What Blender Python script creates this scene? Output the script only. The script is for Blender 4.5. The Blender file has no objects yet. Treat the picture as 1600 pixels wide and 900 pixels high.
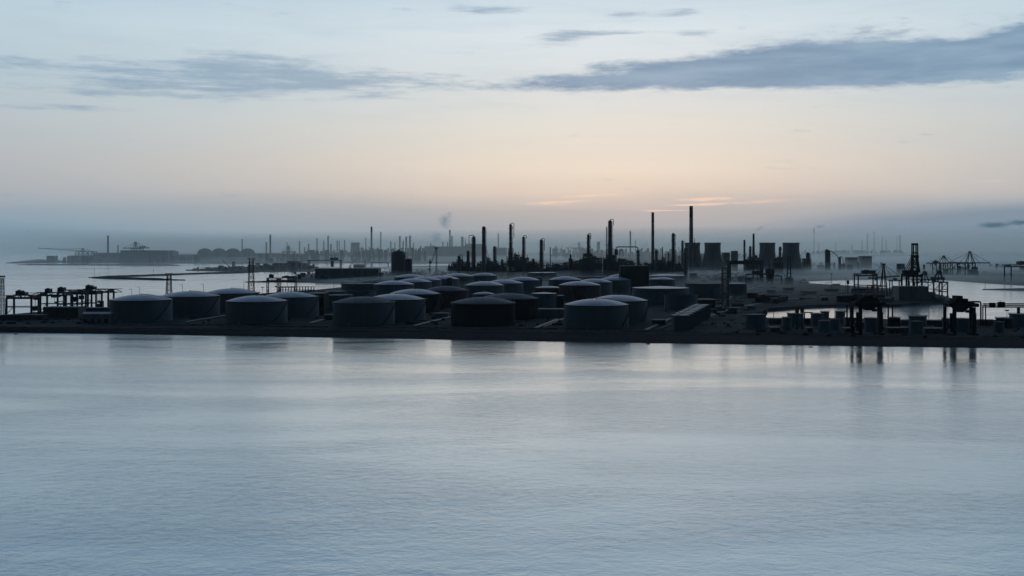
import bpy, math, random
from mathutils import Vector
from mathutils.geometry import tessellate_polygon
random.seed(7)
scene = bpy.context.scene
COL = scene.collection
PI = math.pi

# ------------------------------------------------------------------ camera
F = 1778.0        # focal length in pixels of the 1600 px wide picture (40 mm lens)
H = 90.0          # camera height above the water
HR = 388.0        # picture row of the horizon
G = 4.0           # height of the harbour ground
cam_d = bpy.data.cameras.new('camera')
cam = bpy.data.objects.new('camera', cam_d)
COL.objects.link(cam)
cam.location = (0, 0, H)
cam.rotation_euler = (PI/2, 0, 0)
cam_d.sensor_width = 36
cam_d.lens = 40.0
cam_d.shift_y = -62.0/1600.0
cam_d.clip_start = 1
cam_d.clip_end = 400000
scene.camera = cam

# ------------------------------------------------------------------ colour management, sampling
scene.view_settings.view_transform = 'Standard'
scene.view_settings.look = 'None'
scene.view_settings.exposure = 0.0
scene.view_settings.gamma = 1.0
try:
    scene.view_settings.use_curve_mapping = False
except Exception:
    pass
scene.render.engine = 'CYCLES'
cy = scene.cycles
cy.use_denoising = True
cy.max_bounces = 5
cy.diffuse_bounces = 2
cy.glossy_bounces = 3
cy.volume_bounces = 2
cy.transparent_max_bounces = 8
cy.volume_max_steps = 128
cy.sample_clamp_indirect = 2.0

def lin(c):
    c = c/255.0
    return c/12.92 if c <= 0.04045 else ((c+0.055)/1.055)**2.4
def rgb(r, g, b):
    return (lin(r), lin(g), lin(b), 1.0)

# ------------------------------------------------------------------ world: dusk sky with cloud banks
world = bpy.data.worlds.new('World')
scene.world = world
world.use_nodes = True
WT = world.node_tree
WT.nodes.clear()
def wn(t, **kw):
    n = WT.nodes.new(t)
    for k, v in kw.items():
        setattr(n, k, v)
    return n
def wl(a, b):
    WT.links.new(a, b)
def wm(op, *args, clamp=False):
    n = wn('ShaderNodeMath', operation=op, use_clamp=clamp)
    for i, a in enumerate(args):
        if isinstance(a, (int, float)):
            n.inputs[i].default_value = a
        else:
            wl(a, n.inputs[i])
    return n.outputs[0]
def wmix(fac, a, b, mode='MIX'):
    n = wn('ShaderNodeMix', data_type='RGBA', blend_type=mode)
    for s, v in ((n.inputs[0], fac), (n.inputs[6], a), (n.inputs[7], b)):
        if isinstance(v, (int, float, tuple)):
            s.default_value = v
        else:
            wl(v, s)
    return n.outputs[2]
def wramp(fac, stops):
    n = wn('ShaderNodeValToRGB')
    cr = n.color_ramp
    cr.elements[0].position, cr.elements[0].color = stops[0]
    cr.elements[1].position, cr.elements[1].color = stops[-1]
    for p, c in stops[1:-1]:
        e = cr.elements.new(p); e.color = c
    wl(fac, n.inputs[0])
    return n.outputs[0]
def wstep(x, a, b):
    n = wn('ShaderNodeMapRange', interpolation_type='SMOOTHSTEP')
    wl(x, n.inputs[0])
    n.inputs[1].default_value = a; n.inputs[2].default_value = b
    return n.outputs[0]
tc = wn('ShaderNodeTexCoord')
sep = wn('ShaderNodeSeparateXYZ'); wl(tc.outputs['Generated'], sep.inputs[0])
dx, dy, dz = sep.outputs
az = wm('ARCTAN2', dx, dy)
el = wm('ARCSINE', dz)
U = wm('MULTIPLY', az, F)
V = wm('MULTIPLY', el, F)
# slow warp so that no edge of the gradient is straight
uvz = wn('ShaderNodeCombineXYZ'); wl(U, uvz.inputs[0]); wl(V, uvz.inputs[1])
def wnoise(sx, sy, detail=5, rough=0.55, off=0.0):
    mp = wn('ShaderNodeMapping')
    mp.inputs['Scale'].default_value = (sx, sy, 1)
    mp.inputs['Location'].default_value = (off, off*0.37, 0)
    wl(uvz.outputs[0], mp.inputs[0])
    n = wn('ShaderNodeTexNoise')
    n.inputs['Scale'].default_value = 1.0
    n.inputs['Detail'].default_value = detail
    n.inputs['Roughness'].default_value = rough
    wl(mp.outputs[0], n.inputs[0])
    return n.outputs[0]
n_big = wnoise(1/420, 1/60, 4, 0.5, 3.1)
Vw = wm('ADD', V, wm('MULTIPLY', wm('SUBTRACT', n_big, 0.5), 34.0))
T = wm('SQRT', wm('DIVIDE', wm('MAXIMUM', Vw, 0.0), F*PI/2))
def tp(v):
    return math.sqrt(v/(F*PI/2))
warm = wramp(T, [
    (0.0, rgb(150, 164, 174)), (tp(28), rgb(168, 174, 178)), (tp(58), rgb(183, 182, 181)),
    (tp(88), rgb(222, 208, 194)), (tp(125), rgb(233, 222, 206)), (tp(190), rgb(228, 225, 216)),
    (tp(250), rgb(220, 226, 227)), (tp(330), rgb(220, 231, 237)), (tp(390), rgb(206, 222, 233)),
    (tp(620), rgb(160, 186, 208)), (tp(1200), rgb(92, 122, 158)), (1.0, rgb(52, 76, 112))])
cool = wramp(T, [
    (0.0, rgb(126, 158, 178)), (tp(28), rgb(136, 163, 180)), (tp(58), rgb(150, 168, 181)),
    (tp(88), rgb(170, 179, 187)), (tp(125), rgb(178, 184, 190)), (tp(190), rgb(184, 196, 203)),
    (tp(250), rgb(182, 201, 212)), (tp(330), rgb(190, 211, 222)), (tp(390), rgb(182, 207, 222)),
    (tp(620), rgb(140, 170, 198)), (tp(1200), rgb(84, 114, 152)), (1.0, rgb(52, 76, 112))])
dU = wm('DIVIDE', wm('SUBTRACT', U, 140.0), 590.0)
gaz = wm('EXPONENT', wm('MULTIPLY', wm('MULTIPLY', dU, dU), -1.0))
base = wmix(gaz, cool, warm)

def px2uv(px, row):
    a = math.atan((px-800)/F)
    return F*a, F*math.atan((HR-row)/F*math.cos(a))
def blob(px, row, rx, ry, tilt=0.0):
    u0, v0 = px2uv(px, row)
    s = wn('ShaderNodeVectorMath', operation='SUBTRACT')
    wl(uvz.outputs[0], s.inputs[0]); s.inputs[1].default_value = (u0, v0, 0)
    r = wn('ShaderNodeVectorRotate', rotation_type='Z_AXIS')
    wl(s.outputs[0], r.inputs[0]); r.inputs['Angle'].default_value = -tilt
    k = wn('ShaderNodeVectorMath', operation='MULTIPLY')
    wl(r.outputs[0], k.inputs[0]); k.inputs[1].default_value = (1/rx, 1/ry, 0)
    d = wn('ShaderNodeVectorMath', operation='DOT_PRODUCT')
    wl(k.outputs[0], d.inputs[0]); wl(k.outputs[0], d.inputs[1])
    return wm('EXPONENT', wm('MULTIPLY', d.outputs['Value'], -1.0))
def mask(blobs):
    tot = None
    for b in blobs:
        amp = b[4]
        t = b[5] if len(b) > 5 else 0.0
        v = wm('MULTIPLY', blob(b[0], b[1], b[2], b[3], t), amp)
        tot = v if tot is None else wm('ADD', tot, v)
    return tot
n_wisp = wnoise(1/120, 1/14, 9, 0.64, 11.0)
n_wisp2 = wnoise(1/38, 1/9, 6, 0.6, 5.0)
n_puff = wnoise(1/120, 1/28, 10, 0.66, 2.0)
n_tone = wnoise(1/150, 1/24, 6, 0.55, 17.0)
bank = mask([(1200, 96, 150, 27, 1.0, 0.04), (1340, 94, 150, 32, 1.1), (1585, 92, 110, 32, 1.15), (1605, 50, 60, 24, 0.9, 0.3), (1450, 90, 100, 20, 0.5),
             (1430, 112, 120, 14, 0.6), (1060, 114, 150, 17, 0.85, 0.06), (880, 131, 170, 13, 0.85, 0.03), (700, 131, 70, 7, 0.35), (1400, 100, 110, 26, 0.35), (1210, 130, 180, 8, 0.8), (960, 105, 70, 10, 0.5)])
dens_bank = wstep(wm('ADD', wm('ADD', wm('MULTIPLY', bank, 1.12), wm('MULTIPLY', wm('SUBTRACT', n_wisp2, 0.5), 1.3)), wm('MULTIPLY', wm('SUBTRACT', wm('ADD', wm('MULTIPLY', n_puff, 0.65), wm('MULTIPLY', n_wisp, 0.35)), 0.5), 3.0)), 0.24, 1.25)
wisp = mask([(210, 142, 150, 14, 1.1), (340, 116, 260, 30, 1.0), (500, 128, 150, 20, 1.1, -0.03), (370, 94, 90, 18, 0.9), (120, 108, 120, 10, 0.7),
             (690, 127, 90, 10, 0.8), (780, 17, 85, 9, 0.95, -0.04), (640, 14, 60, 6, 0.7), (880, 60, 70, 11, 0.9, 0.1), (950, 50, 90, 7, 0.8),
             (990, 20, 45, 7, 0.85), (1058, 20, 32, 8, 0.95), (1095, 52, 36, 7, 0.9), (1160, 24, 20, 5, 0.7), (60, 165, 140, 8, 0.6), (40, 100, 90, 8, 0.5)])
dens_wisp = wstep(wm('ADD', wm('MULTIPLY', wisp, 0.9), wm('MULTIPLY', wm('SUBTRACT', n_wisp, 0.5), 4.6)), 0.28, 1.75)
dens_wisp = wm('MULTIPLY', dens_wisp, wstep(wisp, 0.10, 0.55))
# sparse clouds everywhere else round the sky, outside the part in view
away = wm('SUBTRACT', 1.0, wm('MULTIPLY', wstep(wm('ABSOLUTE', U), 1300.0, 760.0), wstep(V, 560.0, 400.0)), clamp=True)
n_else = wnoise(1/300, 1/60, 7, 0.6, 23.0)
dens_else = wm('MULTIPLY', wm('MULTIPLY', wstep(n_else, 0.55, 0.72), 0.5), away)
cloud_d = rgb(122, 155, 182)
sky1 = wmix(wm('MULTIPLY', dens_bank, 0.93), base, wmix(wstep(n_tone, 0.35, 0.72), rgb(114, 147, 176), rgb(140, 169, 193)))
sky2 = wmix(wm('MULTIPLY', dens_wisp, 0.66), sky1, cloud_d)
veil = wm('MULTIPLY', wm('MULTIPLY', wstep(wnoise(1/260, 1/36, 7, 0.62, 41.0), 0.42, 0.75), wstep(V, 120.0, 260.0)), 0.22)
sky2 = wmix(veil, sky2, rgb(160, 186, 205))
sky3 = wmix(dens_else, sky2, wmix(0.5, base, cloud_d))
# thin lit streaks over the place where the sun is coming up
lit = mask([(915, 306, 85, 2.6, 1.0, 0.04), (880, 315, 70, 2.4, 0.9, 0.03), (1100, 311, 50, 3.5, 1.1, 0.03), (1085, 320, 60, 2.2, 1.0, 0.02), (1040, 329, 60, 1.8, 1.0), (1200, 314, 110, 5, 0.7, 0.03),
            (1560, 283, 90, 4, 0.6, 0.05), (1510, 226, 60, 4, 0.5), (860, 320, 80, 3, 0.6)])
dens_lit = wstep(wm('MULTIPLY', lit, wm('ADD', 0.15, wm('MULTIPLY', n_wisp2, 1.5))), 0.42, 1.0)
sky4 = wmix(wm('MULTIPLY', dens_lit, 0.75), sky3, rgb(243, 214, 190))
# low bluish stratus close to the horizon, thicker to the right
strat = mask([(1500, 372, 420, 48, 1.0, 0.03), (1680, 345, 260, 24, 0.7), (120, 366, 420, 22, 0.4), (-250, 352, 320, 28, 0.4)])
dens_st = wstep(wm('MULTIPLY', strat, wm('ADD', 0.6, wm('MULTIPLY', n_big, 0.7))), 0.25, 1.0)
sky5 = wmix(wm('MULTIPLY', dens_st, 0.62), sky4, rgb(106, 134, 156))
# the sky grows darker away from the dawn
absaz = wm('ABSOLUTE', wm('SUBTRACT', az, 0.12))
dim = wn('ShaderNodeMapRange', interpolation_type='SMOOTHSTEP')
wl(absaz, dim.inputs[0])
dim.inputs[1].default_value = 0.42; dim.inputs[2].default_value = 2.2
dim.inputs[3].default_value = 1.0; dim.inputs[4].default_value = 0.09
hi = wstep(V, 2600.0, 600.0)   # towards the zenith both sides meet in one dark blue
dimf = wm('ADD', wm('MULTIPLY', dim.outputs[0], hi), wm('MULTIPLY', wm('SUBTRACT', 1.0, hi), 0.40))
dcol = wn('ShaderNodeCombineColor')
for i in range(3):
    wl(dimf, dcol.inputs[i])
sky6 = wmix(1.0, sky5, dcol.outputs[0], 'MULTIPLY')
nish = wn('ShaderNodeTexSky', sky_type='NISHITA')
nish.sun_disc = False
SUN_EL = math.radians(2.5)
SUN_AZ = math.radians(7.0)
nish.sun_elevation = SUN_EL
nish.sun_rotation = SUN_AZ
nish.air_density = 1.5
nish.dust_density = 2.0
bg1 = wn('ShaderNodeBackground'); bg1.inputs[1].default_value = 0.05
wl(nish.outputs[0], bg1.inputs[0])
bg2 = wn('ShaderNodeBackground'); bg2.inputs[1].default_value = 0.97
wl(sky6, bg2.inputs[0])
addw = wn('ShaderNodeAddShader')
nm = wn('ShaderNodeMixShader'); nm.inputs[0].default_value = 0.06
wl(bg2.outputs[0], nm.inputs[1]); wl(bg1.outputs[0], nm.inputs[2])
wo = wn('ShaderNodeOutputWorld')
wl(nm.outputs[0], wo.inputs[0])
bg2.inputs[1].default_value = 1.03
world.cycles.sampling_method = 'MANUAL'
world.cycles.sample_map_resolution = 1024

# ------------------------------------------------------------------ sun: weak, low, veiled by haze
sun_d = bpy.data.lights.new('sun', 'SUN')
sun_d.energy = 0.03
sun_d.angle = math.radians(40)
sun_d.color = (1.0, 0.80, 0.62)
sun = bpy.data.objects.new('sun', sun_d)
COL.objects.link(sun)
sdir = Vector((math.sin(SUN_AZ)*math.cos(SUN_EL), math.cos(SUN_AZ)*math.cos(SUN_EL), math.sin(SUN_EL)))
sun.rotation_euler = sdir.to_track_quat('Z', 'Y').to_euler()
sun.location = (0, 0, 300)

# ------------------------------------------------------------------ materials
MATS = {}
def mat(name, col, rough=0.6, var=0.25, scale=0.15, metal=0.0, spec=0.5, streak=False, bump=0.0, col2=None):
    m = bpy.data.materials.new(name)
    m.use_nodes = True
    nt = m.node_tree
    p = nt.nodes['Principled BSDF']
    t = nt.nodes.new('ShaderNodeTexCoord')
    mp = nt.nodes.new('ShaderNodeMapping')
    nt.links.new(t.outputs['Object'], mp.inputs[0])
    mp.inputs['Scale'].default_value = (scale, scale, scale*(0.12 if streak else 1.0))
    n = nt.nodes.new('ShaderNodeTexNoise')
    n.inputs['Scale'].default_value = 1.0
    n.inputs['Detail'].default_value = 6
    n.inputs['Roughness'].default_value = 0.6
    nt.links.new(mp.outputs[0], n.inputs[0])
    r = nt.nodes.new('ShaderNodeValToRGB')
    lo = tuple(c*(1-var) for c in col)+(1,)
    hi_ = tuple(min(1, c*(1+var)) for c in (col2 or col))+(1,)
    r.color_ramp.elements[0].position = 0.3; r.color_ramp.elements[0].color = lo
    r.color_ramp.elements[1].position = 0.7; r.color_ramp.elements[1].color = hi_
    nt.links.new(n.outputs[0], r.inputs[0])
    nt.links.new(r.outputs[0], p.inputs['Base Color'])
    p.inputs['Roughness'].default_value = rough
    p.inputs['Metallic'].default_value = metal
    p.inputs['Specular IOR Level'].default_value = spec
    if bump:
        b = nt.nodes.new('ShaderNodeBump')
        b.inputs['Strength'].default_value = bump
        b.inputs['Distance'].default_value = 1.0
        nt.links.new(n.outputs[0], b.inputs['Height'])
        nt.links.new(b.outputs[0], p.inputs['Normal'])
    MATS[name] = m
    return m
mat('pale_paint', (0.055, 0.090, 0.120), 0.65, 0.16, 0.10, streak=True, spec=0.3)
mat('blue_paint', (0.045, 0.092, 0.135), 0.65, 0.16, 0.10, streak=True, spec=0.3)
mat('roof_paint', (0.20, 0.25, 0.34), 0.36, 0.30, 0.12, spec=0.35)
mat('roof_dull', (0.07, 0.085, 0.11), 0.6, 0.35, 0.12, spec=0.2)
mat('black_paint', (0.007, 0.007, 0.010), 0.75, 0.35, 0.3, streak=True, spec=0.06)
mat('rust_paint', (0.045, 0.032, 0.034), 0.7, 0.35, 0.3, streak=True, spec=0.15)
mat('dark_steel', (0.030, 0.033, 0.040), 0.6, 0.35, 0.5, spec=0.25)
mat('red_steel', (0.10, 0.030, 0.028), 0.6, 0.35, 0.5, spec=0.25)
mat('pale_steel', (0.22, 0.24, 0.27), 0.5, 0.25, 0.5, spec=0.3)
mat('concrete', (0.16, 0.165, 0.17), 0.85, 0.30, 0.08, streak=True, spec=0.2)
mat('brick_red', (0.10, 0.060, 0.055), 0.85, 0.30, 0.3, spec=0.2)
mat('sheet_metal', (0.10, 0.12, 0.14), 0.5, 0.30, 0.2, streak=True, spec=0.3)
mat('ground', (0.020, 0.029, 0.036), 0.95, 0.55, 0.02, spec=0.06, col2=(0.034, 0.044, 0.050), bump=0.3)
mat('rock', (0.008, 0.012, 0.016), 0.95, 0.5, 0.35, spec=0.08, bump=0.8)
mat('asphalt', (0.045, 0.046, 0.050), 0.9, 0.3, 0.2, spec=0.1)
mat('foliage', (0.030, 0.040, 0.028), 0.9, 0.5, 0.8, spec=0.1)
mat('boat_paint', (0.03, 0.03, 0.035), 0.6, 0.3, 1.0, spec=0.2)

# water: one sheet, long slow swell, wind ripples and slicks
def water_mat():
    m = bpy.data.materials.new('sea_water')
    m.use_nodes = True
    nt = m.node_tree
    p = nt.nodes['Principled BSDF']
    L = nt.links.new
    t = nt.nodes.new('ShaderNodeTexCoord')
    def noise(sx, sy, det, rough, off=0.0, rot=0.0, dist=0.0):
        mp = nt.nodes.new('ShaderNodeMapping')
        mp.inputs['Scale'].default_value = (sx, sy, 1)
        mp.inputs['Location'].default_value = (off, off, 0)
        mp.inputs['Rotation'].default_value = (0, 0, rot)
        L(t.outputs['Object'], mp.inputs[0])
        n = nt.nodes.new('ShaderNodeTexNoise')
        n.inputs['Scale'].default_value = 1.0
        n.inputs['Detail'].default_value = det
        n.inputs['Roughness'].default_value = rough
        n.inputs['Distortion'].default_value = dist
        L(mp.outputs[0], n.inputs[0])
        return n.outputs[0]
    def mth(op, a, b):
        n = nt.nodes.new('ShaderNodeMath'); n.operation = op
        for i, v in enumerate((a, b)):
            if isinstance(v, (int, float)): n.inputs[i].default_value = v
            else: L(v, n.inputs[i])
        return n.outputs[0]
    rip = noise(0.17, 0.21, 4, 0.60, 1.0, 0.10, 0.8)
    mid = noise(0.045, 0.06, 4, 0.62, 7.0, -0.08, 0.3)
    slick = noise(0.0022, 0.0075, 5, 0.55, 3.0, 0.05, 0.9)
    patch = noise(0.004, 0.012, 4, 0.55, 13.0, 0.02)
    sl = nt.nodes.new('ShaderNodeMapRange'); sl.interpolation_type = 'SMOOTHSTEP'
    L(slick, sl.inputs[0]); sl.inputs[1].default_value = 0.36; sl.inputs[2].default_value = 0.62
    rr = nt.nodes.new('ShaderNodeMapRange')
    L(sl.outputs[0], rr.inputs[0]); rr.inputs[3].default_value = 0.10; rr.inputs[4].default_value = 0.19
    L(rr.outputs[0], p.inputs['Roughness'])
    h = mth('ADD', mth('MULTIPLY', mth('MULTIPLY', rip, mth('ADD', 0.45, sl.outputs[0])), 0.66), mth('MULTIPLY', mid, 0.75))
    b = nt.nodes.new('ShaderNodeBump')
    b.inputs['Strength'].default_value = 0.55
    b.inputs['Distance'].default_value = 0.6
    L(h, b.inputs['Height'])
    L(b.outputs[0], p.inputs['Normal'])
    cr = nt.nodes.new('ShaderNodeValToRGB')
    cr.color_ramp.elements[0].position = 0.3; cr.color_ramp.elements[0].color = (0.33, 0.43, 0.49, 1)
    cr.color_ramp.elements[1].position = 0.7; cr.color_ramp.elements[1].color = (0.47, 0.56, 0.61, 1)
    L(patch, cr.inputs[0])
    L(cr.outputs[0], p.inputs['Base Color'])
    p.inputs['Metallic'].default_value = 0.72
    p.inputs['IOR'].default_value = 1.333
    MATS['sea_water'] = m
water_mat()

# ------------------------------------------------------------------ mesh helpers
class MB:
    def __init__(s):
        s.v = []; s.f = []
    def add(s, vs, fs):
        o = len(s.v)
        s.v += [tuple(v) for v in vs]
        s.f += [tuple(i+o for i in f) for f in fs]
        return s
    def box(s, cx, cy_, cz, sx, sy, sz, rot=0.0):
        c, sn = math.cos(rot), math.sin(rot)
        vs = []
        for z in (-.5, .5):
            for x, y in ((-.5, -.5), (.5, -.5), (.5, .5), (-.5, .5)):
                X, Y = x*sx, y*sy
                vs.append((cx+X*c-Y*sn, cy_+X*sn+Y*c, cz+z*sz))
        return s.add(vs, [(3, 2, 1, 0), (4, 5, 6, 7), (0, 1, 5, 4), (1, 2, 6, 5), (2, 3, 7, 6), (3, 0, 4, 7)])
    def bar(s, p, q, w, h=None):
        h = h or w
        p, q = Vector(p), Vector(q)
        d = (q-p)
        if d.length < 1e-6: return s
        d.normalize()
        up = Vector((0, 0, 1)) if abs(d.z) < 0.9 else Vector((0, 1, 0))
        a = d.cross(up).normalized()*w/2
        b = a.cross(d).normalized()*h/2
        vs = [p-a-b, p+a-b, p+a+b, p-a+b, q-a-b, q+a-b, q+a+b, q-a+b]
        return s.add(vs, [(3, 2, 1, 0), (4, 5, 6, 7), (0, 1, 5, 4), (1, 2, 6, 5), (2, 3, 7, 6), (3, 0, 4, 7)])
    def lathe(s, prof, n=24, cx=0, cy_=0, close=False):
        o = len(s.v)
        for r, z in prof:
            for k in range(n):
                a = 2*PI*k/n
                s.v.append((cx+r*math.cos(a), cy_+r*math.sin(a), z))
        m = len(prof)
        for j in range(m-1):
            for k in range(n):
                k2 = (k+1) % n
                s.f.append((o+j*n+k, o+j*n+k2, o+(j+1)*n+k2, o+(j+1)*n+k))
        if not close:
            s.f.append(tuple(o+k for k in reversed(range(n))))
            s.f.append(tuple(o+(m-1)*n+k for k in range(n)))
        else:
            for k in range(n):
                k2 = (k+1) % n
                s.f.append((o+(m-1)*n+k, o+(m-1)*n+k2, o+k2, o+k))
        return s
    def cyl(s, cx, cy_, z0, z1, r0, r1=None, n=16):
        return s.lathe([(r0, z0), (r1 if r1 is not None else r0, z1)], n, cx, cy_)
    def hcyl(s, p, q, r, n=10):
        return s.tube([p, q], r, n)
    def tube(s, path, r, n=8):
        path = [Vector(p) for p in path]
        o = len(s.v)
        m = len(path)
        prev = None
        for i, p in enumerate(path):
            d = (path[min(i+1, m-1)]-path[max(i-1, 0)]).normalized()
            if prev is None:
                up = Vector((0, 0, 1)) if abs(d.z) < 0.9 else Vector((0, 1, 0))
                a = d.cross(up).normalized()
            else:
                a = (prev-d*prev.dot(d)).normalized()
            prev = a
            b = a.cross(d).normalized()
            for k in range(n):
                t = 2*PI*k/n
                s.v.append(tuple(p+(a*math.cos(t)+b*math.sin(t))*r))
        for j in range(m-1):
            for k in range(n):
                k2 = (k+1) % n
                s.f.append((o+j*n+k, o+j*n+k2, o+(j+1)*n+k2, o+(j+1)*n+k))
        s.f.append(tuple(o+k for k in reversed(range(n))))
        s.f.append(tuple(o+(m-1)*n+k for k in range(n)))
        return s
    def truss(s, p, q, hgt, wid, n, t):
        # lattice girder between two points: four chords and zigzag webs
        p, q = Vector(p), Vector(q)
        d = (q-p).normalized()
        side = Vector((-d.y, d.x, 0))
        side = side.normalized() if side.length > 1e-6 else Vector((0, 1, 0))
        up = Vector((0, 0, 1)) if abs(d.z) < 0.9 else Vector((1, 0, 0))
        for sy in (-1, 1):
            for sz in (-1, 1):
                s.bar(p+side*sy*wid/2+up*sz*hgt/2, q+side*sy*wid/2+up*sz*hgt/2, t)
            for i in range(n):
                a = p.lerp(q, i/n); b = p.lerp(q, (i+1)/n)
                z = 1 if i % 2 else -1
                s.bar(a+side*sy*wid/2+up*z*hgt/2, b+side*sy*wid/2-up*z*hgt/2, t*0.7)
        return s
    def tower(s, z0, z1, w0, w1, n, t, cx=0, cy_=0):
        # lattice mast: four legs, rings and crossed braces
        cs = ((-1, -1), (1, -1), (1, 1), (-1, 1))
        def pt(c, k):
            f = k/n; w = w0+(w1-w0)*f
            return (cx+c[0]*w/2, cy_+c[1]*w/2, z0+(z1-z0)*f)
        for c in cs:
            s.bar(pt(c, 0), pt(c, n), t)
        for k in range(n):
            for i in range(4):
                c, d = cs[i], cs[(i+1) % 4]
                s.bar(pt(c, k), pt(d, k+1), t*0.6)
                s.bar(pt(d, k), pt(c, k+1), t*0.6)
                s.bar(pt(c, k+1), pt(d, k+1), t*0.6)
        return s
    def build(s, name, m, parent=None, loc=None, smooth=False, rot=0.0):
        me = bpy.data.meshes.new(name)
        me.from_pydata(s.v, [], s.f)
        me.validate()
        me.update()
        me.materials.append(MATS[m])
        if smooth:
            me.shade_smooth()
            try: me.set_sharp_from_angle(angle=math.radians(35))
            except Exception: pass
        o = bpy.data.objects.new(name, me)
        COL.objects.link(o)
        if parent: o.parent = parent
        if loc: o.location = loc
        if rot: o.rotation_euler.z = rot
        return o
def M(): return MB()

def thing(name, label, cat, loc=(0, 0, 0), group=None, rot=0.0):
    o = bpy.data.objects.new(name, None)
    o.empty_display_size = 2
    COL.objects.link(o)
    o.location = loc
    o.rotation_euler.z = rot
    o['label'] = label; o['category'] = cat
    if group: o['group'] = group
    return o
def tag(o, label=None, cat=None, group=None, kind=None):
    if label: o['label'] = label
    if cat: o['category'] = cat
    if group: o['group'] = group
    if kind: o['kind'] = kind
    return o
def P(px, row, z=G):
    """where the sight line through a point of the picture meets the level z"""
    Y = (H-z)*F/(row-HR)
    return Vector(((px-800)/F*Y, Y, z))
def X_at(px, Y): return (px-800)/F*Y
def Z_at(row, Y): return H-(row-HR)*Y/F
# ================================================================== the setting
R_SEA = 110000.0
def grid_sheet(name, m, xs, ys, z):
    b = M()
    for y in ys:
        for x in xs: b.v.append((x, y, z))
    n = len(xs)
    for j in range(len(ys)-1):
        for i in range(n-1):
            b.f.append((j*n+i, j*n+i+1, (j+1)*n+i+1, (j+1)*n+i))
    return b.build(name, m)
xs = [-R_SEA, -40000, -15000, -5000, -2000, 0, 2000, 5000, 15000, 40000, R_SEA]
ys = [-3000, -500, 0, 500, 1000, 2000, 4000, 8000, 16000, 40000, R_SEA]
tag(grid_sheet('water', 'sea_water', xs, ys, 0.0), 'calm blue grey harbour and sea water', kind='structure')

def land(name, pts, top, label, m='ground', inset=0.0):
    """polygon of shore points; side walls run below the water"""
    b = M()
    n = len(pts)
    for p in pts: b.v.append((p[0], p[1], top))
    for p in pts: b.v.append((p[0], p[1], -0.8))
    area = sum(pts[i][0]*pts[(i+1) % n][1]-pts[(i+1) % n][0]*pts[i][1] for i in range(n))
    tri = tessellate_polygon([[Vector((p[0], p[1], 0)) for p in pts]])
    for t in tri:
        a, c, d = t
        nrm = (Vector(pts[c][:2]+(0,))-Vector(pts[a][:2]+(0,))).cross(Vector(pts[d][:2]+(0,))-Vector(pts[a][:2]+(0,)))
        b.f.append((a, c, d) if nrm.z > 0 else (a, d, c))
    for i in range(n):
        j = (i+1) % n
        b.f.append((i, i+n, j+n, j) if area > 0 else (j, j+n, i+n, i))
    o = b.build(name, m)
    tag(o, label, kind='structure')
    return o
def shore(lst, jit=0.0):
    out = []
    for (px, row, z) in lst:
        p = P(px, row, z)
        out.append((p.x, p.y))
    # subdivide and roughen a little
    res = []
    for i in range(len(out)):
        a = Vector(out[i]); c = Vector(out[(i+1) % len(out)])
        L_ = (c-a).length
        k = 1 if jit == 0 else max(1, min(14, int(L_/60)))
        for t in range(k):
            q = a.lerp(c, t/k)
            if t and jit:
                q += Vector((random.uniform(-1, 1), random.uniform(-1, 1)))*jit
            res.append((q.x, q.y))
    return res

main_pts = shore([(-420, 507, 0), (0, 517.5, 0), (600, 524, 0), (1000, 528, 0), (1600, 534, 0), (2050, 539, 0),
                  (2050, 508, 4), (1600, 500, 4), (1420, 499, 4), (1300, 497, 4), (1230, 496.5, 4), (1158, 495.5, 4),
                  (1200, 485, 1), (1260, 480.5, 1), (1330, 478, 1), (1400, 478.5, 1), (1440, 475.5, 1), (1475, 473, 1), (1489, 471.5, 1),
                  (1490, 468, 3), (1470, 461, 4), (1450, 456, 4), (1400, 451, 4), (1345, 447, 4), (1300, 444.5, 4), (1265, 442.5, 4), (1240, 439.5, 4),
                  (1180, 431, 4), (1130, 424, 4), (1090, 416.5, 4), (1050, 413.5, 4), (850, 413, 4), (700, 415.5, 4), (640, 419.5, 4), (600, 424, 4),
                  (590, 428, 4), (575, 438, 4), (560, 443, 4), (532, 449, 4), (490, 453, 4), (440, 456, 4), (400, 459, 4), (340, 465, 4), (260, 473, 4),
                  (180, 481, 4), (120, 484, 4), (60, 487, 4), (10, 491.5, 4), (-420, 499, 4)], 3.0)
tag(land('ground', main_pts, G, 'dark paved and gravel ground of the harbour peninsula'), kind='structure')

# sloping stone bank in front of the quay
b = M()
wl_pts = [(-420, 509.5), (0, 519), (300, 524), (600, 529), (1000, 536), (1300, 540.5), (1600, 544.5), (2050, 550.5)]
tl_pts = [(-420, 502), (0, 511), (300, 514), (600, 516), (1000, 521), (1300, 524.5), (1600, 528.5), (2050, 534)]
def along(tbl, px):
    for (a, ra), (c, rc) in zip(tbl, tbl[1:]):
        if px <= c: return ra+(rc-ra)*(px-a)/(c-a)
    return tbl[-1][1]
NX = 420
rows_b = []
for i in range(NX+1):
    px = -420+2470*i/NX
    a = P(px, along(wl_pts, px), 0.0); c = P(px, along(tl_pts, px), 4.6)
    rw = []
    for t, z in ((-0.08, -0.9), (0.0, 0.15), (0.25, 1.7), (0.5, 2.7), (0.75, 3.6), (1.0, 4.5), (1.10, 4.0), (1.12, 3.6)):
        q = a.lerp(c, t)
        j = 0.35 if 0 < t < 1 else (0.9 if t == 0 else 0.1)
        rw.append((q.x+random.uniform(-1, 1)*j, q.y+random.uniform(-1, 1)*j*1.5, z+random.uniform(-1, 1)*(0.25 if 0 < t < 1 else 0.03)))
    rows_b.append(rw)
k = len(rows_b[0])
for rw in rows_b: b.v += rw
for i in range(NX):
    for j in range(k-1):
        b.f.append((i*k+j, (i+1)*k+j, (i+1)*k+j+1, i*k+j+1))
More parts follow.
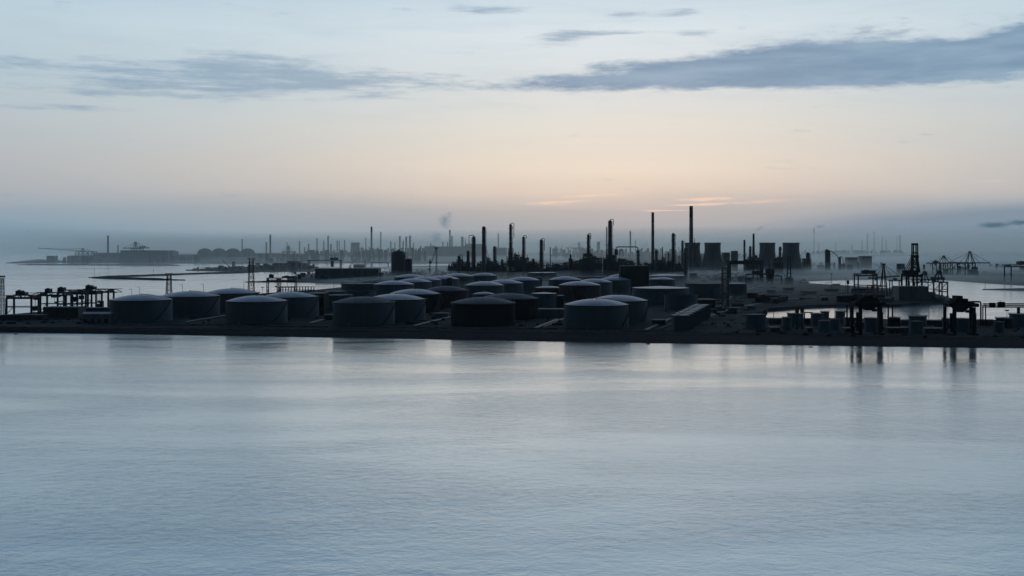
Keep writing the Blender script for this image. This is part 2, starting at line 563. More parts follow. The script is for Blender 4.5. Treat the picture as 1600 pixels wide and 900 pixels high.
tag(b.build('rock_bank', 'rock'), 'dark sloping stone bank along the front shore of the peninsula', kind='structure')
# low concrete kerb wall on top of the bank and a road behind it
def ribbon(tbl, name, m, off0, off1, z, thick, label, x0=-420, x1=2050, n=60):
    bb = M()
    for i in range(n+1):
        px = x0+(x1-x0)*i/n
        c = P(px, along(tbl, px), 4.6)
        for (o, zz) in ((off0, z), (off1, z), (off1, z+thick), (off0, z+thick)):
            bb.v.append((c.x, c.y+o, zz))
    for i in range(n):
        for j in range(4):
            a, d = i*4+j, i*4+(j+1) % 4
            bb.f.append((a, a+4, d+4, d))
    bb.f.append((0, 1, 2, 3)); bb.f.append((n*4+3, n*4+2, n*4+1, n*4))
    return tag(bb.build(name, m), label, kind='structure')
ribbon(tl_pts, 'kerb', 'concrete', 3.0, 3.8, 3.9, 1.3, 'thin pale kerb wall along the top of the stone bank')
ribbon(tl_pts, 'road', 'asphalt', 8.0, 17.0, 3.9, 0.14, 'dark service road behind the kerb of the front shore')

# other shores
mid_l = shore([(447, 441, 0), (500, 442, 0), (560, 443.2, 0), (600, 442, 0), (620, 425, 4), (560, 424.5, 4), (495, 426.5, 4), (470, 428, 4), (452, 432.5, 4)], 3)
tag(land('terminal_land', mid_l, 3.7, 'dark low land behind the storage tanks on the left'), kind='structure')
mid_f = shore([(290, 422.8, 0), (350, 424, 0), (400, 425.3, 0), (447, 424.8, 0), (490, 424.8, 0), (494, 420, 0), (498, 416.5, 4), (440, 414.5, 4), (400, 416, 4), (340, 418, 4), (305, 420.5, 4)], 4)
tag(land('dredging_land', mid_f, 3.5, 'flat grey spit with small dredging cranes beyond the left channel'), kind='structure')
mid_m = shore([(560, 419.5, 2), (620, 419.8, 2), (700, 419.6, 2), (735, 416.5, 3), (700, 414.6, 3), (640, 415.5, 3), (575, 417.2, 3)], 4)
tag(land('shoal', mid_m, 2.2, 'low grey flat behind the silos in the middle distance'), kind='structure')
far = shore([(103, 411.2, 0), (280, 411.6, 0), (395, 412, 0), (560, 411.4, 0), (700, 412, 0), (900, 412.6, 0), (1050, 416, 0), (1150, 428, 0), (1235, 440.6, 0),
             (1275, 439, 0), (1330, 437.6, 0), (1400, 436.6, 0), (1480, 437.6, 0), (1520, 441, 0), (1600, 446, 0), (2100, 462, 0),
             (2300, 390.0, 4), (1500, 389.9, 4), (900, 389.9, 4), (500, 390.0, 4), (190, 391.5, 4), (120, 396, 4), (100, 402, 3), (118, 405, 3)], 6)
tag(land('far_shore', far, 3.2, 'hazy flat far shore with the distant industry on it'), kind='structure')
head = shore([(9, 411.3, 0), (60, 411.4, 0), (104, 410.6, 0), (112, 407.4, 0), (80, 406.8, 2), (62, 405.0, 2), (30, 409, 0)], 4)
tag(land('headland', head, 3.0, 'low far headland at the left end of the coast'), kind='structure')

def mole(pts, half, h, label):
    """rubble breakwater: a trapezoid section swept along a line on the water"""
    b = M()
    path = []
    for (p0, r0), (p1, r1) in zip(pts, pts[1:]):
        a, c = P(p0, r0, 0), P(p1, r1, 0)
        kk = max(2, int((c-a).length/25))
        for i in range(kk): path.append(a.lerp(c, i/kk))
    path.append(P(pts[-1][0], pts[-1][1], 0))
    n = len(path)
    for i, p in enumerate(path):
        d = (path[min(i+1, n-1)]-path[max(i-1, 0)]).normalized()
        s = Vector((-d.y, d.x, 0))
        e = min(1.0, 0.35+0.22*min(i, n-1-i))
        for off, z in ((-1.5, -0.8), (-0.9, 0.8*h*0.5), (-0.45, h), (0.45, h), (0.9, 0.8*h*0.5), (1.5, -0.8)):
            q = p+s*off*half*e
            b.v.append((q.x+random.uniform(-.8, .8), q.y+random.uniform(-.8, .8), (z if z < 0 else z*e+random.uniform(-.3, .3))))
    for i in range(n-1):
        for j in range(5):
            b.f.append((i*6+j, i*6+j+1, (i+1)*6+j+1, (i+1)*6+j))
    b.f.append((0, 1, 2, 3, 4, 5)[::-1]); b.f.append(tuple((n-1)*6+j for j in range(6)))
    o = b.build('breakwater', 'rock')
    return tag(o, label, kind='structure')
mole([(140, 434.0), (200, 432.4), (265, 430), (330, 427.6), (400, 426)], 17, 5.0, 'upper arm of the V shaped breakwater in the left channel')
mole([(146, 434.9), (215, 436.6), (255, 437.8), (288, 438.0)], 18, 5.5, 'lower arm of the V shaped breakwater in the left channel')
mole([(26, 413.9), (150, 414.6), (282, 414.9)], 16, 5.5, 'thin far breakwater in front of the left headland')
mole([(383, 441.2), (420, 441.0), (470, 439)], 14, 5.0, 'short spit ending beside the lattice mast in the left channel')
mole([(1535, 452.8), (1600, 453.6), (1700, 455)], 16, 4.5, 'thin breakwater in the open water at the right edge')
# ================================================================== storage tanks
TANKS = []
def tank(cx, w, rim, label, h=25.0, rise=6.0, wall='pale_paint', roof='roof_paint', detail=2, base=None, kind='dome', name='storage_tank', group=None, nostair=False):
    if base:
        Yn = (H-G)*F/(base-HR); h = Z_at(rim, Yn)-G
    else:
        Yn = (H-G-h)*F/(rim-HR)
    R = w/2*Yn/F
    R = w/2*(Yn+R)/F
    Yc = Yn+R; X = X_at(cx, Yc)
    for (x2, y2, r2, l2) in TANKS:
        if math.hypot(X-x2, Yc-y2) < R+r2: print('TANK OVERLAP', label, '|', l2, round(math.hypot(X-x2, Yc-y2)-R-r2, 1))
    TANKS.append((X, Yc, R, label))
    t = thing(name, label, 'storage tank', (X, Yc, G), group)
    n = 64 if detail > 1 else 40
    nc = 8 if h > 15 else 4                      # welded shell courses, each lapped over the one below
    prof = [(R*1.004, -0.3), (R*1.004, 0.5)]
    for c in range(nc):
        z0 = 0.5+(h-0.5)*c/nc; z1 = 0.5+(h-0.5)*(c+1)/nc
        rr = R-0.05*c
        prof += [(rr, z0), (rr, z1)]
    prof += [(R-0.05*nc-0.3, h)]
    if kind == 'float':
        prof += [(R-0.05*nc-0.3, h-2.2)]
    M().lathe(prof, n).build('shell', wall, t, smooth=True)
    # roof
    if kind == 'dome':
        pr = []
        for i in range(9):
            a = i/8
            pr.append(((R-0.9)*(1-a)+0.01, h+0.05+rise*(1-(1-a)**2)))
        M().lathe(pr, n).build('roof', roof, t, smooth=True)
        M().cyl(0, 0, h+rise-0.1, h+rise+0.9, R*0.03, R*0.02, 10).build('roof_vent', 'dark_steel', t)
    elif kind == 'float':
        M().lathe([(R-1.4, h-2.4), (R-1.6, h-1.8), (0.05, h-1.9)], n).build('floating_roof', roof, t)
    else:
        M().lathe([(R-0.6, h+0.02), (R*0.5, h+0.02+rise*0.5), (0.05, h+0.05+rise)], n).build('roof', roof, t, smooth=True)
    # rim girder and handrail
    M().lathe([(R+0.10, h-0.9), (R+0.65, h-0.6), (R+0.65, h+0.02), (R+0.10, h+0.02)], n, close=True).build('rim_girder', 'dark_steel', t)
    if detail >= 1:
        rl = M()
        k = 48
        for i in range(k):
            a = 2*PI*i/k; a2 = 2*PI*(i+1)/k
            p = (math.cos(a)*(R+0.5), math.sin(a)*(R+0.5)); q = (math.cos(a2)*(R+0.5), math.sin(a2)*(R+0.5))
            rl.bar((p[0], p[1], h), (p[0], p[1], h+1.1), 0.10)
            rl.bar((p[0], p[1], h+1.1), (q[0], q[1], h+1.1), 0.10)
        rl.build('handrail', 'dark_steel', t)
    if detail > 1 and not nostair:
        # spiral stair climbing the right hand side
        st = M()
        a0, a1 = -PI*0.27, -PI*0.03
        k = 28
        for i in range(k):
            f = i/k; a = a0+(a1-a0)*f; a2 = a0+(a1-a0)*(i+1)/k
            z = 0.3+(h-0.3)*f; z2 = 0.3+(h-0.3)*(i+1)/k
            rm = R+0.95
            st.bar((math.cos(a)*rm, math.sin(a)*rm, z), (math.cos(a2)*rm, math.sin(a2)*rm, z2), 1.3, 0.35)
            st.bar((math.cos(a)*(rm+.6), math.sin(a)*(rm+.6), z+1.1), (math.cos(a2)*(rm+.6), math.sin(a2)*(rm+.6), z2+1.1), 0.14)
            st.bar((math.cos(a)*(rm+.6), math.sin(a)*(rm+.6), z), (math.cos(a)*(rm+.6), math.sin(a)*(rm+.6), z+1.1), 0.10)
        st.build('spiral_stair', 'dark_steel', t)
        M().box(math.cos(a1)*(R+1.2), math.sin(a1)*(R+1.2), h-0.1, 3.4, 3.4, 0.3).box(math.cos(a1)*(R+1.2)+1.6, math.sin(a1)*(R+1.2), h+0.6, 0.12, 3.4, 1.1).build('stair_platform', 'dark_steel', t)
        # inlet pipe and manhole at the foot
        ip = M()
        ip.tube([(-R*0.35, -R*0.93, 1.2), (-R*0.35, -R*0.93-5, 1.2), (-R*0.35, -R*0.93-5, 0.2)], 0.45, 8)
        ip.build('inlet_pipe', 'pale_steel', t)
        # walkway to the middle of the roof
        if kind == 'dome':
            wk = M(); k = 8
            for i in range(k):
                r_a = (R-0.9)*(1-i/k); r_b = (R-0.9)*(1-(i+1)/k)
                za = h+rise*(1-(r_a/(R-0.9))**2)+0.4; zb = h+rise*(1-(r_b/(R-0.9))**2)+0.4
                wk.bar((math.cos(a1)*r_a, math.sin(a1)*r_a, za), (math.cos(a1)*r_b, math.sin(a1)*r_b, zb), 0.9, 0.25)
                wk.bar((math.cos(a1)*r_a, math.sin(a1)*r_a+.5, za+1), (math.cos(a1)*r_b, math.sin(a1)*r_b+.5, zb+1), 0.12)
            wk.build('roof_walkway', 'dark_steel', t)
    return t
FR = 'large tanks along the front shore'
BK = 'large tanks of the tank farm behind the front row'
SM = 'small tanks on the narrow strip at the right'
tank(220.5, 95, 470, 'leftmost large domed tank of the front row, beside the left gantry cranes', group=FR)
tank(297, 91, 464, 'large domed tank just behind and right of the leftmost front tank', group=FR)
tank(362, 84, 459, 'large domed tank third from left, set furthest back under the lattice mast', group=FR)
tank(401, 95, 472, 'large domed tank at the shore, second of the front row from the left', group=FR)
tank(454, 88, 465, 'large domed tank half hidden behind the second front tank, left of the dark box shed', group=FR)
tank(568.5, 97, 474, 'large tank with a dull dark dome, third of the front row from the left', roof='roof_dull', group=FR)
tank(618, 94, 469, 'large domed tank directly behind the third front tank, left of the black pair', group=FR)
tank(648, 80, 460, 'large tank with a bright blue dome, peeping out behind two paler front tanks', wall='black_paint', group=FR)
tank(755, 101, 475, 'black walled tank at the shore in the centre, nearest of the black pair', wall='black_paint', roof='roof_dull', group=FR, nostair=True)
tank(795.5, 92, 467.5, 'black walled tank behind the central black tank', wall='black_paint', roof='roof_dull', group=FR)
tank(932, 101, 478, 'large tank with the brightest dome, rightmost at the front shore', group=FR)
tank(966, 92, 471, 'large domed tank behind the rightmost front tank', group=FR)
# second rows
tank(697, 70, 454.5, 'rust dark domed tank standing between the front pair and the black pair', wall='rust_paint', roof='roof_dull', detail=1, group=BK)
tank(615.5, 64, 445, 'domed tank with a vivid blue roof in the middle of the tank farm, left part', wall='blue_paint', detail=1, group=BK)
tank(646, 58, 441, 'domed tank right behind the vivid blue roof', detail=1, group=BK)
tank(663, 54, 438, 'domed tank third back in the line behind the vivid blue roof', detail=1, group=BK)
tank(641, 50, 433.6, 'faint domed tank furthest back on the left of the tank farm, before the silos', detail=1, group=BK)
tank(691, 54, 436.2, 'domed tank behind the small dark tower in the left of the tank farm', detail=1, group=BK)
tank(716, 50, 432, 'hazy domed tank at the back, left of a smaller domed tank', detail=1, group=BK)
tank(756, 42, 431, 'smaller hazy domed tank with a pale crown at the back, below the tallest left column', detail=1, group=BK)
tank(757, 62, 446.3, 'domed tank above the small banded tank, behind the central black tank', detail=1, group=BK)
tank(788, 60, 443, 'domed tank right behind and right of the tank over the banded tank', detail=1, group=BK)
tank(818, 52, 438.2, 'domed tank left of the slim pale silo in the middle of the farm', detail=1, group=BK)
tank(883, 52, 437.5, 'domed tank right of the slim pale silo, at the back', detail=1, group=BK)
tank(906, 66, 446, 'large domed tank above the rightmost front tank, nearest of its line', wall='rust_paint', detail=1, group=BK)
tank(929, 56, 441.3, 'domed tank second in line, up and right of the tank above the front pair', detail=1, group=BK)
tank(960, 52, 438, 'domed tank at the left foot of the square dark block', detail=1, group=BK)
tank(972, 46, 433.0, 'hazy domed tank half hidden at the far left side of the square dark block', detail=1, group=BK)
tank(1034, 42, 436.8, 'small pale domed tank just right of the square dark block', h=22, detail=1, rise=4, group=BK)
tank(1043, 58, 431.5, 'wide low hazy tank behind the small pale dome, right of the square dark block', h=20, detail=1, rise=4, group=BK)
tank(847, 46, 426.4, 'faint flat tank at the very back, above the slim pale silo', h=22, rise=1, detail=1, group=BK)
tank(592, 54, 441, 'hazy low domed tank behind the round blue grey tank on the left', h=22, rise=4.0, roof='roof_dull', detail=1, group=BK)
tank(756, 36, 460, 'small banded tank just behind the central black tank', h=16, rise=3, wall='blue_paint', detail=1, group=BK)
tank(1032, 88, 451, 'wide tank with a nearly flat roof right of the rightmost front pair', h=25, rise=2.6, wall='blue_paint', kind='cone', detail=1, group=BK)
tank(1064, 52, 462, 'open topped tank with a bright rim line in front of the wide flat roofed tank', h=20, wall='blue_paint', kind='float', detail=1, group=BK)
tank(1101, 60, 443.5, 'broad flat tank left of the tall lattice tower', h=25, rise=0.8, kind='cone', roof='roof_dull', detail=1, group=BK)
tank(1152, 30, 443.5, 'narrow pale tank right of the tall lattice tower', h=22, rise=1.5, detail=1, group=BK)
tank(564, 62, 443.8, 'round flat blue grey tank beside the bright water on the left', h=25, rise=0.8, kind='cone', roof='roof_dull', wall='blue_paint', detail=1, group=BK)
tank(563, 48, 455.3, 'open topped tank with a bright floating roof, left of the tank farm', h=20, kind='float', roof='pale_steel', wall='blue_paint', detail=1, group=BK)
tank(528, 46, 461.5, 'flat blue grey tank between the dark shed and the third front tank', h=22, rise=1, kind='cone', roof='roof_dull', wall='blue_paint', detail=1, group=BK)
tank(850, 40, 459, 'pale blue cylinder standing right of the black pair', base=485, rise=1.5, kind='cone', wall='blue_paint', detail=1, group=BK)
tank(875.5, 12, 462, 'slim black tank beside the pale blue cylinder', base=484, rise=1, kind='cone', wall='black_paint', detail=1, group=BK)
tank(857, 42, 450, 'dark rusty tank with a pale roof edge behind the pale blue cylinder', base=468, rise=2.5, wall='rust_paint', detail=1, group=BK)
# narrow strip at the right
def small(cx, w, rim, base, label, **k):
    k.setdefault('wall', 'blue_paint')
    tank(cx, w, rim, label, base=base, rise=k.pop('rise', 0.9), kind='cone', roof='roof_dull', detail=1, group=SM, **k)
small(1181, 33, 492, 514, 'widest small tank at the left end of the strip, where the bright water begins')
small(1230, 14, 496.5, 517, 'narrow small tank left of two dark posts')
small(1243, 25, 490.5, 511, 'small tank with two dark posts rising behind it')
small(1277, 20, 490.5, 509, 'small tank at the left shoulder of the taller square topped one')
small(1289, 13, 487.2, 503, 'slim raised tank right of the little square frame', rise=0.5)
small(1288, 18, 501.5, 521, 'small tank nearest the shore below the slim raised tank')
small(1313, 15, 487.2, 505, 'slim tank nearest the left side of the first black unloader')
small(1304, 17, 499, 517, 'low small tank between the shore tank and the first black unloader')
small(1361, 20, 497.5, 519, 'small tank framed by the legs of the first black unloader')
small(1397, 19, 496.5, 511, 'dark small tank right of the first black unloader', wall='black_paint')
small(1434, 27, 494.5, 511, 'wide small tank midway between the two black unloaders')
small(1432, 20, 502.5, 523, 'small tank in front of the wide one midway between the unloaders')
small(1479, 13, 498.5, 514, 'small tank touching the left leg of the second black unloader')
small(1503, 26, 498.5, 519, 'widest tank framed by the legs of the second black unloader')
small(1569, 25, 497.5, 513, 'low dark tank under the conveyor at the right', wall='black_paint')
small(1561, 16, 503.5, 520, 'short pale tank in front of the low dark one at the right')
small(1594, 32, 491.5, 511, 'largest tank under the conveyor at the right edge')
# ================================================================== cranes, gantries, masts
class Spot:
    """the place of a thing on the ground and the size of things seen there"""
    def __init__(s, px, base, z=G):
        s.p = P(px, base, z); s.Y = s.p.y; s.X = s.p.x; s.g = z; s.m = s.Y/F   # metres per picture row
    def x(s, px): return X_at(px, s.Y)-s.X
    def z(s, row): return Z_at(row, s.Y)-s.g

def gantry(px0, px1, base, top, label, group, depth=22.0, leg=2.0, deck=4.0, house=None, cab=None, sill=True, ext=(0, 0), steel='dark_steel', mid_row=None, trolley=None, z=G, solid=False, name='gantry_crane', cat='gantry crane'):
    s = Spot((px0+px1)/2, base, z)
    t = thing(name, label, cat, s.p, group)
    x0, x1, h = s.x(px0), s.x(px1), s.z(top)
    for y in (0, depth):
        for x in (x0, x1):
            M().box(x, y, (h-deck)/2, leg, leg, h-deck).build('leg', steel, t)
            M().box(x, y, 0.8, leg*1.7, leg*2.2, 1.6).build('wheel_bogie', steel, t)
    for y in (0, depth):
        M().truss((x0-leg/2-ext[0]*s.m, y, h-deck/2), (x1+leg/2+ext[1]*s.m, y, h-deck/2), deck-0.5, 1.6, max(6, int((x1-x0)/5)), 0.7).box((x0+x1)/2, y, h-deck/2-(0 if solid else deck*0.28), x1-x0+leg, 1.2, deck*(0.9 if solid else 0.25)).build('girder', steel, t)
        if sill and mid_row:
            M().bar((x0, y, s.z(mid_row)), (x1, y, s.z(mid_row)), 0.8).build('brace', steel, t)
    for x in (x0, x1):
        M().bar((x, 0, h*0.45), (x, depth, h*0.45), 1.0).bar((x, 0, 2), (x, depth, h*0.45), 0.6).build('sill_beam', steel, t)
        M().bar((x, 0, h-deck/2), (x, depth, h-deck/2), 1.4, deck*0.7).build('cross_beam', steel, t)
    M().bar((x0, -1.6, h+0.3), (x1, -1.6, h+0.3), 1.2, 0.15).bar((x0, -2.2, h+1.3), (x1, -2.2, h+1.3), 0.12).build('walkway', steel, t)
    if house:
        for (a, c, r0) in house:
            hx0, hx1, hz = s.x(a), s.x(c), s.z(r0)
            hh = M().box((hx0+hx1)/2, depth/2, (h-0.4+hz)/2, hx1-hx0, depth*0.5, hz-h+0.4)
            o = hh.build('machinery_house', 'sheet_metal' if steel != 'dark_steel' else steel, t)
            M().box((hx0+hx1)/2-0.15*(hx1-hx0), depth/2, hz+0.5, (hx1-hx0)*.3, depth*.2, 1.0).build('roof_vent', steel, o)
    if cab:
        a, c, r0, r1 = cab
        o = M().box((s.x(a)+s.x(c))/2, depth*0.3, (s.z(r0)+s.z(r1))/2, s.x(c)-s.x(a), 4, s.z(r0)-s.z(r1)).build('operator_cab', steel, t)
        M().bar(((s.x(a)+s.x(c))/2, depth*0.3, s.z(r0)), ((s.x(a)+s.x(c))/2, depth*0.3, h-deck), 0.5).build('cab_hanger', steel, t)
    if trolley:
        a, r1 = trolley
        tr = M().box(s.x(a), depth/2, h-deck-1, 6, depth*0.8, 2).build('trolley', steel, t)
        rp = M()
        for dx_ in (-1.5, 1.5): rp.bar((s.x(a)+dx_, depth/2, h-deck-1), (s.x(a)+dx_, depth/2, s.z(r1)), 0.35)
        rp.build('hoist_rope', steel, tr)
        M().cyl(s.x(a), depth/2, s.z(r1)-2.5, s.z(r1), 1.2, 2.6, 8).build('grab', steel, tr)
    return t
GL = 'gantry cranes in a row at the left end of the shore'
gantry(10, 49, 494, 461.5, 'leftmost gantry crane beside the tall lamp mast', GL, leg=2.1, deck=4.6, house=[(21, 29, 454.5), (29, 36, 457)], mid_row=480, cab=(47, 56, 479, 486), ext=(0, 3))
gantry(63, 103, 489, 457.5, 'second gantry crane from the left, with a box on its left end', GL, leg=2.1, deck=4.6, house=[(67, 74, 451.5)], mid_row=475, cab=(50, 58, 464, 469), ext=(15, 0), trolley=(82, 472))
gantry(90, 128, 486, 453.5, 'third gantry crane from the left, with a machinery house over its left legs', GL, leg=2.1, deck=4.6, house=[(87, 96, 449.5)], mid_row=476, cab=(112, 119, 464, 471))
gantry(111, 150, 486, 455, 'middle gantry crane of the left row, with a small cab under its beam', GL, leg=2.0, deck=4.6, cab=(121, 128, 462, 468), mid_row=474)
gantry(134, 169, 484, 452, 'rightmost of the left gantry cranes, with a double box house', GL, leg=2.1, deck=5, house=[(131, 138, 446), (138, 144.5, 448)], ext=(12, 12), trolley=(150, 470))

def block(px0, px1, base, top, depth, label, cat='building', name='shed', m='sheet_metal', z=G, roof='flat', ribs=0, group=None, doors=0, parts=True):
    s = Spot((px0+px1)/2, base, z)
    t = thing(name, label, cat, s.p, group)
    w = s.x(px1)-s.x(px0); h = s.z(top)
    M().box(0, depth/2, (h-0.5)/2-0.2, w, depth, h-0.5+0.4).build('wall', m, t)
    if roof == 'flat':
        M().box(0, depth/2, h-0.25+0.02, w+0.8, depth+0.8, 0.5).build('roof', 'roof_dull', t)
    elif roof == 'gable':
        b = M()
        e = h-0.45; r = h+min(4, depth*0.12)
        b.add([(-w/2-.3, -.3, e), (w/2+.3, -.3, e), (w/2+.3, depth+.3, e), (-w/2-.3, depth+.3, e), (-w/2-.3, depth/2, r), (w/2+.3, depth/2, r)],
              [(0, 1, 5, 4), (2, 3, 4, 5), (0, 4, 3), (1, 2, 5), (3, 2, 1, 0)])
        b.build('roof', 'roof_paint', t)
    for i in range(ribs):
        M().box(-w/2+w*(i+0.5)/ribs, -0.2, h/2-0.3, 0.5, 0.4, h-1.2).build('rib', m, t)
    for i in range(doors):
        M().box(-w/2+w*(i+0.5)/doors, -0.12, 2.4, 4.5, 0.25, 4.8).build('door', 'dark_steel', t)
    return t
# container stack and low rooms under the left gantries
def containers(px0, px1, base, top, label, nx=5, nz=3, z=G):
    s = Spot((px0+px1)/2, base, z)
    t = thing('container_stack', label, 'containers', s.p)
    w = (s.x(px1)-s.x(px0)); h = s.z(top)
    rnd = random.Random(int(px0))
    for i in range(nx):
        for k in range(nz if 0 < i else nz-1):
            x = -w/2+w*(i+0.5)/nx
            o = M().box(x, 3+rnd.uniform(-.2, .2), h*(k+0.5)/nz, w/nx-0.25, 6, h/nz-0.12)
            for q in range(6):
                o.box(x-w/nx*0.42+w/nx*0.84*q/5, -0.06, h*(k+0.5)/nz, 0.15, 0.12, h/nz-0.6)
            o.build('container', rnd.choice(['sheet_metal', 'blue_paint', 'rust_paint', 'dark_steel']), t)
    return t
block(67, 122, 497, 480, 26, 'long low dark shed under the left gantry cranes', m='dark_steel', ribs=9, doors=3)
block(122, 172, 492, 481, 20, 'low shed behind the leftmost front tank, under the rightmost left gantry', m='rust_paint', ribs=5)
containers(150, 160, 487, 470.5, 'small stack of boxes between the right legs of the left gantry cranes', 2, 4)
block(128, 171, 505, 490, 14, 'pale low building left of the leftmost front tank', m='sheet_metal', roof='gable', doors=4)
block(2, 66, 500, 492, 16, 'very low dark building at the left edge of the shore', m='dark_steel', doors=3)
block(478, 506, 493, 458.5, 40, 'tall dark shed right of the half hidden front tank, by the diagonal pipes', m='black_paint', ribs=6)
block(508, 532, 487, 462, 30, 'blue grey box building behind the third front tank', m='blue_paint', ribs=4)
block(506, 560, 470, 455.5, 40, 'low pale shed by the bright water patch left of the tank farm', m='blue_paint', ribs=8)
block(970.5, 1014, 457, 415.5, 45, 'square dark windowless block rising over the tank farm', m='black_paint', ribs=8, name='process_block')
block(835, 881, 496, 483, 22, 'low pale wall building in front of the pale blue cylinder', m='sheet_metal', ribs=7)
block(1085, 1118, 480, 468, 30, 'dark low shed behind the row of white storage boxes', m='black_paint', doors=2)

def mast(px, base, top, w, label, head=True, z=G, group=None, thin=0.45):
    s = Spot(px, base, z)
    h = s.z(top)
    t = thing('lattice_mast', label, 'mast', s.p, group)
    M().tower(0, h-3, w, w*0.62, max(5, int(h/(w*1.6))), thin).build('lattice', 'dark_steel', t)
    if head:
        M().box(0, 0, h-2.6, w*1.3, w*1.3, 0.4).build('platform', 'dark_steel', t)
        for i in range(6):
            a = i*PI/3
            M().box(math.cos(a)*w*0.55, math.sin(a)*w*0.55, h-0.9+0.4*(i % 2), 1.6, 1.6, 1.6).build('lamp', 'dark_steel', t)
    M().box(0, 0, 0.4, w*1.3, w*1.3, 0.8).build('footing', 'concrete', t)
    return t
LM = 'tall lattice lamp masts'
mast(3.5, 493, 431, 5.0, 'tall lattice lamp mast cut by the left edge', group=LM)
mast(264, 477, 427, 8.5, 'lattice mast with a dark square head behind the second left tank', group=LM, thin=0.7)
mast(392.5, 462, 403, 10.5, 'tallest lattice lamp mast, behind the gap between the left tanks', group=LM, thin=0.8)
# tall lattice tower with ladder at the centre right
def lattice_tower():
    s = Spot(1132.5, 480)
    t = thing('lattice_tower', 'tall lattice tower with cross platforms right of the broad flat tank', 'tower', s.p)
    h = s.z(418)
    M().tower(0, h, 8.5, 7.5, 12, 0.8).build('lattice', 'dark_steel', t)
    for r, e in ((419.5, 0), (427, 3.5), (449, 1.5), (458, 0.6)):
        M().box(-e/3, 0, s.z(r), 9.5+e, 9.5, 0.8).build('platform', 'dark_steel', t)
    M().box(5.6, 0, h/2, 0.8, 1.2, h).build('cable_riser', 'dark_steel', t)
lattice_tower()
def post(px, base, top, label, kind='T', z=G, w=0.35, group='thin lamp posts in the harbour', cat='lamp post', name='lamp_post'):
    s = Spot(px, base, z)
    h = s.z(top)
    t = thing(name, label, cat, s.p, group)
    M().cyl(0, 0, 0, h, w*1.2, w*0.7, 6).build('pole', 'dark_steel', t)
    if kind == 'T':
        M().bar((-3.0, 0, h), (0.5, 0, h), 0.45).box(-3.0, 0, h-0.1, 1.6, 0.8, 0.5).build('arm', 'dark_steel', t)
    elif kind == 'Y':
        M().box(0, 0, h, 4.6, 1.2, 1.4).build('lamp_head', 'dark_steel', t)
    elif kind == 'N':
        M().cyl(0, 0, h*0.75, h, w*2.4, w*2.4, 8).build('marker', 'dark_steel', t)
    return t
post(205.5, 476, 452, 'thin lamp post rising over the left part of the leftmost tank roof')
post(217.5, 474, 448.5, 'taller thin lamp post just right of another over the leftmost tank roof')
post(285, 474, 445, 'thin lamp post over the second left tank roof, right of the lattice mast')
post(318, 472, 444, 'thin lamp post between the second and third left tank roofs')
post(381, 466, 438, 'very thin mast left of the tallest lattice lamp mast', 'none')
post(410, 464, 449, 'short lamp post on the third tank roof line, right of the tallest mast', 'Y')
post(449, 448, 426, 'pale thin post on the dark shore left of the long low building', 'none')
post(521.5, 451, 430, 'thin post standing in the bright water patch on the left', 'none')
post(1040.5, 487, 457, 'dark double headed lamp post in front of the wide flat roofed tank', 'Y', w=0.5)
post(1112.5, 476, 454.5, 'dark lamp post left of the tall lattice tower', 'Y', w=0.6)
post(1148.5, 474, 446, 'T shaped lamp post right of the tall lattice tower')
post(1209, 502, 481, 'thin post in the bright water sliver at the right', 'none')
post(1299, 455, 428, 'double topped post at the water behind the right land', 'Y', w=0.5)
post(1304.5, 497, 470, 'thin mast between the small tanks, left of the first black unloader', 'none')
post(1321.5, 460, 432, 'thin tall mast left of the middle crane group', 'none')
post(1325, 462, 438, 'stout dark post left of the middle crane group', 'N', w=1.0)
post(1451.5, 505, 476, 'thin mast standing alone in the bright channel between the black unloaders', 'none')
post(1573.5, 503, 485, 'lamp post with a forked head under the conveyor at the right', 'Y')
post(1539.5, 452.8, 438, 'thin light post on the tip of the right breakwater', 'none', z=4.0)
post(147.5, 434.6, 415.5, 'thin light post on the tip of the V shaped breakwater', 'none', z=4.0)
post(239.5, 430.5, 421, 'short marker post on the upper breakwater arm', 'N', z=4.0)
post(1245.5, 515, 480, 'left of two dark posts in the channel behind the small tanks', 'N', w=0.9, cat='post', name='mooring_post')
post(1253.5, 515, 480, 'right of two dark posts in the channel behind the small tanks', 'N', w=0.9, cat='post', name='mooring_post')
post(1196, 512, 485, 'short dark post above the widest small tank', 'N', w=0.9, cat='post', name='mooring_post')

def frame(px0, px1, base, top, label, bar_=1.2):
    s = Spot((px0+px1)/2, base)
    t = thing('goal_frame', label, 'frame', s.p)
    x0, x1, h = s.x(px0), s.x(px1), s.z(top)
    for x in (x0, x1): M().bar((x, 0, 0), (x, 0, h-bar_), bar_).build('post', 'dark_steel', t)
    M().bar((x0-bar_/2, 0, h-bar_/2), (x1+bar_/2, 0, h-bar_/2), bar_).build('beam', 'dark_steel', t)
frame(1257, 1269, 507, 487.5, 'little square steel frame standing between small tanks')

# pipe rack and dark gantry group behind the left tanks
def rack(px0, px1, base, top, label, n=10, z=G, bar_=0.8):
    s = Spot((px0+px1)/2, base, z)
    t = thing('pipe_rack', label, 'pipe rack', s.p)
    x0, x1, h = s.x(px0), s.x(px1), s.z(top)
    for i in range(n+1):
        x = x0+(x1-x0)*i/n
        M().bar((x, 0, 0), (x, 0, h), bar_).bar((x, 6, 0), (x, 6, h), bar_).bar((x, 0, h*.6), (x, 6, h*.6), bar_*.8).bar((x, 0, h-.3), (x, 6, h-.3), bar_*.8).build('trestle', 'dark_steel', t)
    for k, (y, zz) in enumerate(((1, h), (3, h), (5, h), (2, h*.6), (4, h*.6))):
        M().hcyl((x0, y, zz+0.5), (x1, y, zz+0.5), 0.5, 8).build('pipe', 'sheet_metal', t)
rack(437, 490, 461, 448.5, 'low steel pipe rack behind the half hidden front tank', 12)
GM = 'dark gantry cranes behind the left tanks'
